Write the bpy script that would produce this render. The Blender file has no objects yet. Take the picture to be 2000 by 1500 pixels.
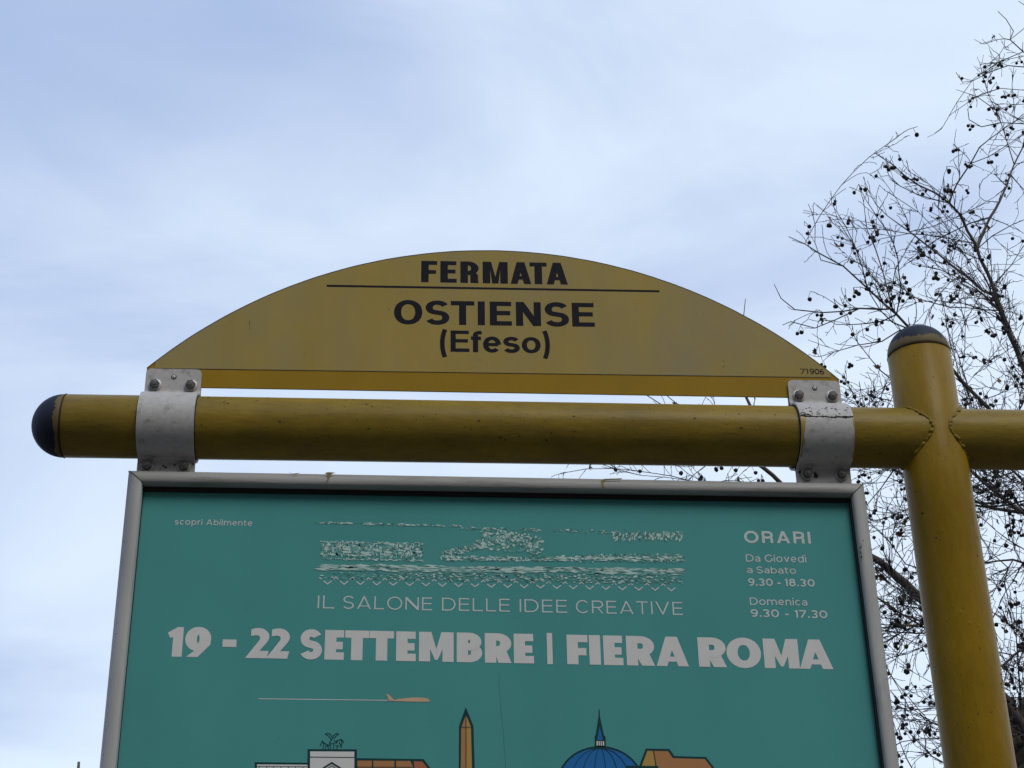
import bpy, math, random
from mathutils import Vector, Matrix, noise
from mathutils.geometry import tessellate_polygon
from math import sin, cos, pi, radians, sqrt

random.seed(11)
C = bpy.context.scene.collection
Z0 = 2.54                                   # height of the top edge of the poster frame

# ------------------------------------------------------------------ camera
CAM = Vector((0.42047, -2.38920, -0.99077 + Z0))
PITCH, YAW, ROLL, FPX = 0.45337527, 0.09073309, -0.01840002, 3000.0
_cp, _sp, _cy, _sy = cos(PITCH), sin(PITCH), cos(YAW), sin(YAW)
FWD = Vector((_sy * _cp, _cy * _cp, _sp)); _r = Vector((_cy, -_sy, 0)); _u = _r.cross(FWD)
RIGHT = _r * cos(ROLL) + _u * sin(ROLL); UP = _u * cos(ROLL) - _r * sin(ROLL)
cd = bpy.data.cameras.new('camera'); cam = bpy.data.objects.new('camera', cd); C.objects.link(cam)
cd.sensor_width = 36; cd.lens = 36 * FPX / 2000; cd.clip_start = 0.05; cd.clip_end = 3000
cam.matrix_world = Matrix(((RIGHT.x, UP.x, -FWD.x, CAM.x), (RIGHT.y, UP.y, -FWD.y, CAM.y), (RIGHT.z, UP.z, -FWD.z, CAM.z), (0, 0, 0, 1)))
bpy.context.scene.camera = cam

def at(px, py, Y):
    d = FWD * FPX + RIGHT * (px - 1000) - UP * (py - 750)
    return CAM + d * ((Y - CAM.y) / d.y)
def px_of(p):
    d = Vector(p) - CAM; w = d.dot(FWD)
    return 1000 + FPX * d.dot(RIGHT) / w, 750 - FPX * d.dot(UP) / w

# ------------------------------------------------------------------ world, sun, exposure
SUN_EL, SUN_AZ = radians(52), radians(155)   # azimuth from +Y towards +X: the sun stands veiled behind the photographer
w = bpy.data.worlds.new('World'); bpy.context.scene.world = w; w.use_nodes = True
nt = w.node_tree; nt.nodes.clear(); N = nt.nodes.new; LK = nt.links.new
out = N('ShaderNodeOutputWorld'); bg = N('ShaderNodeBackground'); bg.inputs[1].default_value = 1.0
sky = N('ShaderNodeTexSky'); sky.sky_type = 'NISHITA'; sky.sun_disc = False
sky.sun_elevation = SUN_EL; sky.sun_rotation = SUN_AZ; sky.air_density = 1.0; sky.dust_density = 1.0; sky.ozone_density = 1.0
sks = N('ShaderNodeVectorMath'); sks.operation = 'SCALE'; sks.inputs['Scale'].default_value = 0.10; LK(sky.outputs[0], sks.inputs[0])
tc = N('ShaderNodeTexCoord'); sep = N('ShaderNodeSeparateXYZ'); LK(tc.outputs['Generated'], sep.inputs[0])
zc = N('ShaderNodeMath'); zc.operation = 'MAXIMUM'; zc.inputs[1].default_value = 0.06; LK(sep.outputs[2], zc.inputs[0])
dx = N('ShaderNodeMath'); dx.operation = 'DIVIDE'; LK(sep.outputs[0], dx.inputs[0]); LK(zc.outputs[0], dx.inputs[1])
dy = N('ShaderNodeMath'); dy.operation = 'DIVIDE'; LK(sep.outputs[1], dy.inputs[0]); LK(zc.outputs[0], dy.inputs[1])
cmb = N('ShaderNodeCombineXYZ'); LK(dx.outputs[0], cmb.inputs[0]); LK(dy.outputs[0], cmb.inputs[1])
mp = N('ShaderNodeMapping'); mp.inputs['Rotation'].default_value = (radians(20), radians(-32), radians(15)); mp.inputs['Scale'].default_value = (1.0, 1.6, 2.3); mp.inputs['Location'].default_value = (2.3, .7, 1.1); LK(tc.outputs['Generated'], mp.inputs[0])
n1 = N('ShaderNodeTexNoise'); n1.inputs['Scale'].default_value = 2.6; n1.inputs['Detail'].default_value = 7; n1.inputs['Roughness'].default_value = 0.50; n1.inputs['Distortion'].default_value = 0.5; LK(mp.outputs[0], n1.inputs['Vector'])
def M_(op, a, b):
    n = N('ShaderNodeMath'); n.operation = op
    for k, v in enumerate((a, b)):
        if isinstance(v, (int, float)): n.inputs[k].default_value = v
        else: LK(v, n.inputs[k])
    return n.outputs[0]
# the veil thickens towards the horizon and towards the east (+x)
veil = M_('ADD', M_('MULTIPLY', M_('SUBTRACT', n1.outputs[0], .5), 2.1), .66)
veil = M_('ADD', veil, M_('MULTIPLY', M_('SUBTRACT', .42, sep.outputs[2]), 1.25))
veil = M_('ADD', veil, M_('MULTIPLY', sep.outputs[0], .95))
cr = N('ShaderNodeValToRGB'); LK(veil, cr.inputs[0]); cr.color_ramp.interpolation = 'EASE'
cr.color_ramp.elements[0].position = 0.0; cr.color_ramp.elements[0].color = (0.47, 0.60, 0.885, 1)
cr.color_ramp.elements[1].position = 1.0; cr.color_ramp.elements[1].color = (0.85, 0.98, 1.15, 1)
mh = cr
mx = N('ShaderNodeMix'); mx.data_type = 'RGBA'; mx.inputs[0].default_value = 0.86; LK(sks.outputs[0], mx.inputs[6]); LK(mh.outputs[0], mx.inputs[7])
LK(mx.outputs[2], bg.inputs[0]); LK(bg.outputs[0], out.inputs[0])
sd = bpy.data.lights.new('sun', 'SUN'); sun = bpy.data.objects.new('sun', sd); C.objects.link(sun)
sd.energy = 1.45; sd.angle = radians(24); sd.color = (1.0, 0.95, 0.86)
sun.rotation_euler = Vector((-sin(SUN_AZ) * cos(SUN_EL), -cos(SUN_AZ) * cos(SUN_EL), -sin(SUN_EL))).to_track_quat('-Z', 'Y').to_euler()
sun.location = (0, -20, 30)
vs = bpy.context.scene.view_settings; vs.view_transform = 'Standard'; vs.look = 'None'; vs.exposure = 0; vs.gamma = 1; vs.use_curve_mapping = False

# ------------------------------------------------------------------ helpers
OFF = {}
def setp(o, label=None, cat=None, group=None, kind=None):
    if label: o['label'] = label
    if cat: o['category'] = cat
    if group: o['group'] = group
    if kind: o['kind'] = kind
    return o
def thing(name, loc, label, cat, group=None):
    o = bpy.data.objects.new(name, None); C.objects.link(o); o.location = loc; o.empty_display_size = 0.1
    OFF[o.name] = Vector(loc); return setp(o, label, cat, group)
def obj(name, V, F, mat, parent=None, smooth=False, kind=None, mats=None, midx=None, origin=None):
    """V in world coordinates; the parent's base is taken off"""
    off = OFF.get(parent.name, Vector()) if parent else Vector(origin or (0, 0, 0))
    me = bpy.data.meshes.new(name); me.from_pydata([tuple(Vector(v) - off) for v in V], [], F)
    for m in (mats or [mat]): me.materials.append(m)
    if midx: me.polygons.foreach_set('material_index', midx)
    if smooth: me.polygons.foreach_set('use_smooth', [True] * len(me.polygons))
    me.validate(); me.update()
    o = bpy.data.objects.new(name, me); C.objects.link(o)
    if parent: o.parent = parent; OFF[o.name] = off
    else: o.location = off; OFF[o.name] = off
    if kind: o['kind'] = kind
    return o
class MB:
    def __init__(s): s.V = []; s.F = []; s.I = []
    def add(s, V, F, m=0):
        k = len(s.V); s.V += [Vector(v) for v in V]; s.F += [tuple(i + k for i in f) for f in F]; s.I += [m] * len(F)
    def box(s, a, b, m=0):
        x0, y0, z0 = a; x1, y1, z1 = b
        s.add([(x0,y0,z0),(x1,y0,z0),(x1,y1,z0),(x0,y1,z0),(x0,y0,z1),(x1,y0,z1),(x1,y1,z1),(x0,y1,z1)],
              [(0,3,2,1),(4,5,6,7),(0,1,5,4),(1,2,6,5),(2,3,7,6),(3,0,4,7)], m)
    def tube(s, P, R, n=6, caps=True, m=0):
        P = [Vector(p) for p in P]; k0 = len(s.V); ref = None
        for i, p in enumerate(P):
            t = (P[min(i+1, len(P)-1)] - P[max(i-1, 0)]); t = t.normalized() if t.length > 1e-9 else Vector((0,0,1))
            if ref is None: ref = Vector((0,0,1)) if abs(t.z) < .9 else Vector((1,0,0))
            a = (ref - t * ref.dot(t)).normalized(); b = t.cross(a); ref = a
            r = R[i] if hasattr(R, '__len__') else R
            for j in range(n):
                q = 2 * pi * j / n; s.V.append(p + (a * cos(q) + b * sin(q)) * r)
        for i in range(len(P) - 1):
            for j in range(n):
                A = k0 + i * n; s.F.append((A + j, A + (j+1) % n, A + n + (j+1) % n, A + n + j)); s.I.append(m)
        if caps:
            s.F.append(tuple(k0 + j for j in reversed(range(n)))); s.I.append(m)
            s.F.append(tuple(k0 + (len(P)-1) * n + j for j in range(n))); s.I.append(m)
    def lathe(s, o, ax, prof, n=24, m=0):
        """profile (distance along axis, radius)"""
        ax = Vector(ax).normalized(); ref = Vector((0,0,1)) if abs(ax.z) < .9 else Vector((1,0,0))
        a = (ref - ax * ref.dot(ax)).normalized(); b = ax.cross(a); o = Vector(o); k0 = len(s.V)
        for h, r in prof:
            for j in range(n):
                q = 2 * pi * j / n; s.V.append(o + ax * h + (a * cos(q) + b * sin(q)) * r)
        for i in range(len(prof) - 1):
            for j in range(n):
                A = k0 + i * n; s.F.append((A + j, A + (j+1) % n, A + n + (j+1) % n, A + n + j)); s.I.append(m)
        s.F.append(tuple(k0 + j for j in reversed(range(n)))); s.I.append(m)
        s.F.append(tuple(k0 + (len(prof)-1) * n + j for j in range(n))); s.I.append(m)
    def build(s, name, mat, parent=None, smooth=False, kind=None, mats=None, origin=None):
        return obj(name, s.V, s.F, mat, parent, smooth, kind, mats, s.I if mats else None, origin)

# ------------------------------------------------------------------ materials
def newmat(name):
    m = bpy.data.materials.new(name); m.use_nodes = True; return m, m.node_tree, m.node_tree.nodes['Principled BSDF']
def basic(name, col, rough=0.6, metal=0.0, spec=0.5, var=0.12, scale=30, bump=0.0, bscale=200, stretch=(1,1,1), dark=None, dpos=(0.55, 0.75), dscale=8):
    m, t, b = newmat(name); n = t.nodes.new; l = t.links.new
    co = n('ShaderNodeTexCoord'); mpp = n('ShaderNodeMapping'); mpp.inputs['Scale'].default_value = stretch; l(co.outputs['Object'], mpp.inputs[0])
    nz = n('ShaderNodeTexNoise'); nz.inputs['Scale'].default_value = scale; nz.inputs['Detail'].default_value = 6; l(mpp.outputs[0], nz.inputs['Vector'])
    mr = n('ShaderNodeMapRange'); mr.inputs[3].default_value = 1 - var; mr.inputs[4].default_value = 1 + var; mr.inputs[1].default_value = .25; mr.inputs[2].default_value = .75; l(nz.outputs[0], mr.inputs[0])
    sc = n('ShaderNodeVectorMath'); sc.operation = 'SCALE'; sc.inputs[0].default_value = col; l(mr.outputs[0], sc.inputs['Scale'])
    last = sc.outputs[0]
    if dark:
        n2 = n('ShaderNodeTexNoise'); n2.inputs['Scale'].default_value = dscale; n2.inputs['Detail'].default_value = 8; n2.inputs['Roughness'].default_value = .65; l(mpp.outputs[0], n2.inputs['Vector'])
        r2 = n('ShaderNodeMapRange'); r2.inputs[1].default_value = dpos[0]; r2.inputs[2].default_value = dpos[1]; l(n2.outputs[0], r2.inputs[0])
        mm = n('ShaderNodeMix'); mm.data_type = 'RGBA'; l(r2.outputs[0], mm.inputs[0]); l(last, mm.inputs[6]); mm.inputs[7].default_value = (*dark, 1); last = mm.outputs[2]
    l(last, b.inputs['Base Color']); b.inputs['Roughness'].default_value = rough; b.inputs['Metallic'].default_value = metal; b.inputs['Specular IOR Level'].default_value = spec
    if bump:
        nb = n('ShaderNodeTexNoise'); nb.inputs['Scale'].default_value = bscale; nb.inputs['Detail'].default_value = 5; l(mpp.outputs[0], nb.inputs['Vector'])
        bp = n('ShaderNodeBump'); bp.inputs['Strength'].default_value = bump; bp.inputs['Distance'].default_value = 0.002; l(nb.outputs[0], bp.inputs['Height']); l(bp.outputs[0], b.inputs['Normal'])
    return m

def paint_yellow(name, col, along, grime):
    """thick repainted enamel: brushed streaks along the tube, blisters, chips and grey-black road dirt"""
    m, t, b = newmat(name); n = t.nodes.new; l = t.links.new
    co = n('ShaderNodeTexCoord'); mpp = n('ShaderNodeMapping'); l(co.outputs['Object'], mpp.inputs[0])
    mpp.inputs['Scale'].default_value = (0.3, 1, 1) if along == 'x' else (1, 1, 0.3)
    st = n('ShaderNodeTexNoise'); st.inputs['Scale'].default_value = 90; st.inputs['Detail'].default_value = 7; st.inputs['Roughness'].default_value = .6; l(mpp.outputs[0], st.inputs['Vector'])
    big = n('ShaderNodeTexNoise'); big.inputs['Scale'].default_value = 7; big.inputs['Detail'].default_value = 6; l(co.outputs['Object'], big.inputs['Vector'])
    r1 = n('ShaderNodeMapRange'); r1.inputs[1].default_value = .3; r1.inputs[2].default_value = .7; r1.inputs[3].default_value = .90; r1.inputs[4].default_value = 1.07; l(st.outputs[0], r1.inputs[0])
    r2 = n('ShaderNodeMapRange'); r2.inputs[1].default_value = .3; r2.inputs[2].default_value = .7; r2.inputs[3].default_value = .86; r2.inputs[4].default_value = 1.12; l(big.outputs[0], r2.inputs[0])
    mu = n('ShaderNodeMath'); mu.operation = 'MULTIPLY'; l(r1.outputs[0], mu.inputs[0]); l(r2.outputs[0], mu.inputs[1])
    sc = n('ShaderNodeVectorMath'); sc.operation = 'SCALE'; sc.inputs[0].default_value = col; l(mu.outputs[0], sc.inputs['Scale'])
    # road film: greyish dirt in soft patches, streaked along the tube
    g = n('ShaderNodeTexNoise'); g.inputs['Scale'].default_value = 22; g.inputs['Detail'].default_value = 9; g.inputs['Roughness'].default_value = .7; l(mpp.outputs[0], g.inputs['Vector'])
    rg = n('ShaderNodeMapRange'); rg.inputs[1].default_value = .42; rg.inputs[2].default_value = .74; rg.inputs[4].default_value = grime; l(g.outputs[0], rg.inputs[0])
    m1 = n('ShaderNodeMix'); m1.data_type = 'RGBA'; l(rg.outputs[0], m1.inputs[0]); l(sc.outputs[0], m1.inputs[6]); m1.inputs[7].default_value = (.07, .055, .03, 1)
    # small dark specks and chips
    v = n('ShaderNodeTexNoise'); v.inputs['Scale'].default_value = 230; v.inputs['Detail'].default_value = 3; l(co.outputs['Object'], v.inputs['Vector'])
    rv = n('ShaderNodeMapRange'); rv.inputs[1].default_value = .66; rv.inputs[2].default_value = .72; rv.inputs[4].default_value = .75; l(v.outputs[0], rv.inputs[0])
    m2 = n('ShaderNodeMix'); m2.data_type = 'RGBA'; l(rv.outputs[0], m2.inputs[0]); l(m1.outputs[2], m2.inputs[6]); m2.inputs[7].default_value = (.05, .03, .015, 1)
    l(m2.outputs[2], b.inputs['Base Color']); b.inputs['Roughness'].default_value = .40; b.inputs['Specular IOR Level'].default_value = .12
    # relief: orange peel, sags and blisters
    a1 = n('ShaderNodeTexNoise'); a1.inputs['Scale'].default_value = 120; a1.inputs['Detail'].default_value = 4; l(mpp.outputs[0], a1.inputs['Vector'])
    bl = n('ShaderNodeTexVoronoi'); bl.inputs['Scale'].default_value = 42; bl.inputs['Randomness'].default_value = 1; l(co.outputs['Object'], bl.inputs['Vector'])
    rb = n('ShaderNodeMapRange'); rb.inputs[1].default_value = .0; rb.inputs[2].default_value = .16; rb.inputs[3].default_value = 1; rb.inputs[4].default_value = 0; l(bl.outputs['Distance'], rb.inputs[0])
    gate = n('ShaderNodeMapRange'); gate.inputs[1].default_value = .52; gate.inputs[2].default_value = .6; l(big.outputs[0], gate.inputs[0])
    gm = n('ShaderNodeMath'); gm.operation = 'MULTIPLY'; l(rb.outputs[0], gm.inputs[0]); l(gate.outputs[0], gm.inputs[1])
    ad = n('ShaderNodeMath'); ad.operation = 'ADD'; l(a1.outputs[0], ad.inputs[0]); l(gm.outputs[0], ad.inputs[1])
    bp = n('ShaderNodeBump'); bp.inputs['Strength'].default_value = .45; bp.inputs['Distance'].default_value = .0012; l(ad.outputs[0], bp.inputs['Height']); l(bp.outputs[0], b.inputs['Normal'])
    return m

Y_PAINT = paint_yellow('yellow_enamel_bar', (.258, .176, .022), 'x', .50)
Y_POST = paint_yellow('yellow_enamel_post', (.250, .152, .008), 'z', .06)
M_FILM = basic('aged_yellow_film', (.372, .272, .064), .48, 0, .14, .08, 14, .06, 60, dark=(.30, .245, .12), dpos=(.40, .72), dscale=5, stretch=(1, 1, .45))
M_BARE = basic('yellow_sheet', (.315, .190, .012), .5, 0, .12, .07, 12, .05, 60)
M_EDGE = basic('dark_sheet_edge', (.035, .032, .03), .6)
M_INK = basic('black_ink', (.011, .012, .018), .55, 0, .08, .1, 50)
M_GALV = basic('galvanised_steel', (.47, .455, .43), .5, .0, .3, .10, 120, .22, 500, dark=(.15, .14, .12), dpos=(.55, .80), dscale=55)
M_BOLT = basic('weathered_bolt_steel', (.10, .095, .088), .45, .3, .5, .35, 200, .3, 500)
M_WASH = basic('zinc_washer', (.42, .42, .40), .45, .3, .5, .2, 200)
M_DIRT_LINES = basic('black_dirt_and_lines', (.02, .018, .016), .9)
M_ALU = basic('aged_aluminium', (.43, .435, .41), .5, .0, .22, .15, 40, .25, 260, stretch=(1, 1, .15), dark=(.15, .135, .12), dpos=(.60, .82), dscale=30)
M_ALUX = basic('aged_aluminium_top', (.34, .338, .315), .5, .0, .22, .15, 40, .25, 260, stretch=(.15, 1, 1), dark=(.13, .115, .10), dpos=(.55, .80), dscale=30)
M_GASK_SHADE = basic('black_gasket_shade', (.014, .014, .016), .7)
M_BACK = basic('grey_case_back', (.12, .12, .12), .6, .3)
M_DRIP = basic('yellow_drip', (.33, .22, .03), .4)

def cap_mat(name, axis, seam, sgn, width):
    """rubber dome, brushed over with yellow paint beside the seam up to a ragged edge"""
    m, t, b = newmat(name); n = t.nodes.new; l = t.links.new
    co = n('ShaderNodeTexCoord'); sp = n('ShaderNodeSeparateXYZ'); l(co.outputs['Object'], sp.inputs[0])
    d = n('ShaderNodeMath'); d.operation = 'SUBTRACT'; l(sp.outputs['XYZ'.index(axis)], d.inputs[0]); d.inputs[1].default_value = seam
    e = n('ShaderNodeMath'); e.operation = 'MULTIPLY'; e.inputs[1].default_value = sgn; l(d.outputs[0], e.inputs[0])
    nz = n('ShaderNodeTexNoise'); nz.inputs['Scale'].default_value = 45; nz.inputs['Detail'].default_value = 7; nz.inputs['Roughness'].default_value = .65; l(co.outputs['Object'], nz.inputs['Vector'])
    r = n('ShaderNodeMapRange'); r.inputs[1].default_value = .3; r.inputs[2].default_value = .7; r.inputs[3].default_value = -width * .7; r.inputs[4].default_value = width * .7; l(nz.outputs[0], r.inputs[0])
    a = n('ShaderNodeMath'); a.operation = 'ADD'; l(e.outputs[0], a.inputs[0]); l(r.outputs[0], a.inputs[1])
    k = n('ShaderNodeMapRange'); k.inputs[1].default_value = width * .95; k.inputs[2].default_value = width * 1.05; l(a.outputs[0], k.inputs[0])
    mm = n('ShaderNodeMix'); mm.data_type = 'RGBA'; l(k.outputs[0], mm.inputs[0]); mm.inputs[6].default_value = (.14, .105, .042, 1); mm.inputs[7].default_value = (.012, .017, .034, 1)
    l(mm.outputs[2], b.inputs['Base Color']); b.inputs['Roughness'].default_value = .62; b.inputs['Specular IOR Level'].default_value = .25
    nb = n('ShaderNodeTexNoise'); nb.inputs['Scale'].default_value = 300; l(co.outputs['Object'], nb.inputs['Vector'])
    bp = n('ShaderNodeBump'); bp.inputs['Strength'].default_value = .3; bp.inputs['Distance'].default_value = .001; l(nb.outputs[0], bp.inputs['Height']); l(bp.outputs[0], b.inputs['Normal'])
    return m

# ------------------------------------------------------------------ ground, road (below the frame)
G = basic('paving_slabs', (.085, .08, .072), .85, var=.25, scale=3)
A_ = basic('asphalt', (.035, .035, .036), .9, var=.25, scale=6)
mb = MB(); mb.box((-700, -700, -1.5), (700, 700, -.15)); mb.build('ground', basic('bare_ground', (.05, .048, .04), .95, var=.3, scale=.3), kind='structure')
mb = MB(); mb.box((-300, -5.6, -.146), (300, 4.6, 0.0)); o = mb.build('pavement', G, kind='structure')
mb = MB(); mb.box((-300, -14, -.149), (300, -5.604, -.10)); mb.build('road', A_, kind='structure')
mb = MB(); mb.box((-300, 4.604, -.149), (300, 12, -.10)); mb.build('road_behind_stop', A_, kind='structure')

# unseen blocks added behind the photographer to close off the low sky
PL = [basic('facade_%s' % n_, c_, .9, var=.15, scale=1.5, bump=.3, bscale=30) for n_, c_ in (('ochre', (.30, .20, .11)), ('brick', (.20, .09, .06)), ('grey', (.22, .20, .18)))]
SH = basic('green_shutter', (.03, .05, .035), .6); STN = basic('travertine', (.42, .38, .32), .8)
for n_, (xa, xb_, hh, mat_, lab) in enumerate(((-46, -17, 19, PL[0], 'unseen ochre block added behind the photographer to the left to close off low sky'), (-16.5, 13, 17.5, PL[1], 'unseen brick block added straight behind the photographer to close off low sky'), (13.5, 44, 20, PL[2], 'unseen grey block added behind the photographer to the right to close off low sky'))):
    bld = thing('sky_blocker', ((xa+xb_)/2, -24, 0), lab, 'building', 'unseen blocks added to close off low sky')
    mb = MB(); mb.box((xa, -36, -.1), (xb_, -21, hh)); mb.build('wall', mat_, bld)
    mb = MB(); mb.box((xa-.3, -36.4, hh+.002), (xb_+.2, -20.5, hh+.5)); mb.build('cornice', STN, bld)
    mb = MB(); mb.box((xa, -20.998, 0), (xb_, -20.93, 1.0)); mb.build('plinth', STN, bld)
    m0 = None
    for fl_ in range(5):
        for k in range(9):
            X = xa + 1.6 + k*3.15; Zf = 1.6 + fl_*3.3
            if Zf + 2 > hh: continue
            if m0 is None:
                mb = MB(); mb.box((X-.08, -20.997, Zf-.12), (X+1.28, -20.90, Zf)); mb.box((X, -20.99, Zf+.002), (X+.595, -20.94, Zf+1.9)); mb.box((X+.605, -20.99, Zf+.002), (X+1.2, -20.94, Zf+1.9)); m0 = mb.build('window', SH, bld); M0 = (X, Zf)
            else:
                c_ = m0.copy(); C.objects.link(c_); c_.parent = bld; c_.location = (X-M0[0], 0, Zf-M0[1])

# ------------------------------------------------------------------ post and crossbar
RP, RT = .0533, .0555
XP = 1.3732
ZA = lambda x: Z0 + .0829 + .0045 * x        # crossbar axis
seamx = at(114, 832, -.05).x
ZS = Z0 + .2516
post = thing('sign_post', (XP, 0, 0), 'yellow painted steel post with welded crossbar and dark domed end caps', 'pole')
mb = MB(); mb.lathe((XP, 0, 0), (0, 0, 1), [(0, RT), (.5, RT), (1.5, RT), (2.3, RT), (2.5, RT), (ZS - .0022, RT), (ZS - .0008, RT - .0016)], 96)
mb.build('upright_tube', Y_POST, post, True)
mb = MB(); xs = [seamx + .0008, seamx + .0022] + [seamx + .1 * k for k in range(1, 35)]
mb.tube([(x, 0, ZA(x)) for x in xs], [RP - .0016] + [RP] * (len(xs) - 1), 96)
mb.build('crossbar', Y_PAINT, post, True)
# bead of weld where the bar meets the post
for s in (-1, 1):
    mb = MB(); P = []; R = []
    for k in range(0, 261):
        q = 2 * pi * k / 260; y = -RP * cos(q); x = sqrt(max(RT * RT - y * y, 1e-9))
        nv = noise.noise(Vector((cos(q) * 9, sin(q) * 9, s * 3))); nw = noise.noise(Vector((cos(q) * 17, sin(q) * 17, s * 7 + 3)))
        P.append(Vector((XP + s * (x - .0006 + .0030 * nv), y * 1.000, ZA(XP) + RP * sin(q) * 1.003 + .0014 * nw))); R.append(max(.0012, .0028 + .0020 * nv + .0010 * nw))
    mb.tube(P, R, 10, False); mb.build('weld_bead', Y_PAINT, post, True)
def dome(o, ax, R, mat, flat=1.0):
    mb = MB(); mb.lathe(o, ax, [(-.004, R - .003), (.0, R - .0022), (.0004, R - .0004)] + [(.001 + R * flat * sin(a), R * cos(a)) for a in [pi / 2 * k / 22 for k in range(1, 22)]] + [(.001 + R * flat, .0012)], 96)
    return mb.build('end_cap', mat, post, True)
dome((seamx, 0, ZA(seamx)), (-1, 0, 0), RP, cap_mat('cap_paint_bar', 'X', seamx - XP, -1, .0085)).__setitem__('label', 'dark rubber dome closing the left end of the crossbar')
dome((XP, 0, ZS), (0, 0, 1), RT, cap_mat('cap_paint_post', 'Z', ZS, 1, .017)).__setitem__('label', 'dark rubber dome on top of the upright')
for nm, c_, ax, R_ in (('bar', Vector((seamx + .0002, 0, ZA(seamx))), 'x', RP), ('post', Vector((XP, 0, ZS - .0003)), 'z', RT)):
    mb = MB(); P = []
    for k in range(97):
        q = 2*pi*k/96; rr = R_ + .0001; wv = .0006*noise.noise(Vector((cos(q)*2, sin(q)*2, rr*100)))
        P.append(c_ + (Vector((wv, rr*cos(q), rr*sin(q))) if ax == 'x' else Vector((rr*cos(q), rr*sin(q), wv))))
    mb.tube(P, [.0009 + .0005*noise.noise(Vector((k*.3, 0, rr*50))) for k in range(97)], 5, False); mb.build('cap_seam', M_DIRT_LINES, post, True)
# rust chips where the paint has gone
def blotch(mb, cx, cy, r, f, seed, n=14):
    rnd = random.Random(seed); pts = []
    for k in range(n):
        q = 2 * pi * k / n; rr = r * (.55 + .75 * rnd.random()); pts.append(f(cx + rr * cos(q), cy + rr * sin(q) * 1.0))
    c = f(cx, cy); k0 = len(mb.V); mb.V += [c] + pts
    for k in range(n): mb.F.append((k0, k0 + 1 + k, k0 + 1 + (k + 1) % n)); mb.I.append(0)
def on_post(u, z, R=RT + .0003):      # u: angle from the front
    return Vector((XP + R * sin(u), -R * cos(u), z))
mb = MB()
for (px, py, r, s) in ((1940, 1312, 3.2, 1), (1943, 1322, 3.6, 2), (1939, 1331, 3.0, 3), (1944, 1310, 2, 4), (1938, 1339, 1.4, 5), (1887, 1395, 1.2, 6), (1872, 1420, 1.6, 7), (1789, 994, 3, 8), (1894, 1046, 1.8, 9), (1891, 1084, 2.2, 10), (1811, 1048, 1.8, 11)):
    z = at(px, py, -.05).z; c = px_of((XP, 0, z))[0]; u = math.asin(max(-.95, min(.95, (px - c) / 64.0))) 
    blotch(mb, u, z, r / 1150, lambda a, b, u=u: on_post(u + (a - u) / RT, b), s)
rc = random.Random(91)
for k in range(90):
    x = rc.uniform(-.10, 1.30); q = rc.uniform(-1.0, 1.1); rr = rc.choice((.0004, .0005, .0007, .0010, .0014))
    blotch(mb, 0, 0, rr, lambda a, b, x=x, q=q: Vector((x + a*rc.uniform(1, 2.6), -(RP + .0003)*cos(q + b/RP), ZA(x) + (RP + .0003)*sin(q + b/RP))), 500 + k, 8)
for k in range(40):
    u, z = rc.uniform(-1.1, 1.2), Z0 + rc.uniform(-.55, .22); rr = rc.choice((.0004, .0006, .0009))
    blotch(mb, u, z, rr, lambda a, b, u=u: on_post(u + (a - u)/RT, b), 700 + k, 8)
mb.build('paint_chip', basic('rust_chip', (.045, .025, .012), .9, var=.5, scale=300), post, kind='stuff')

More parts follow.
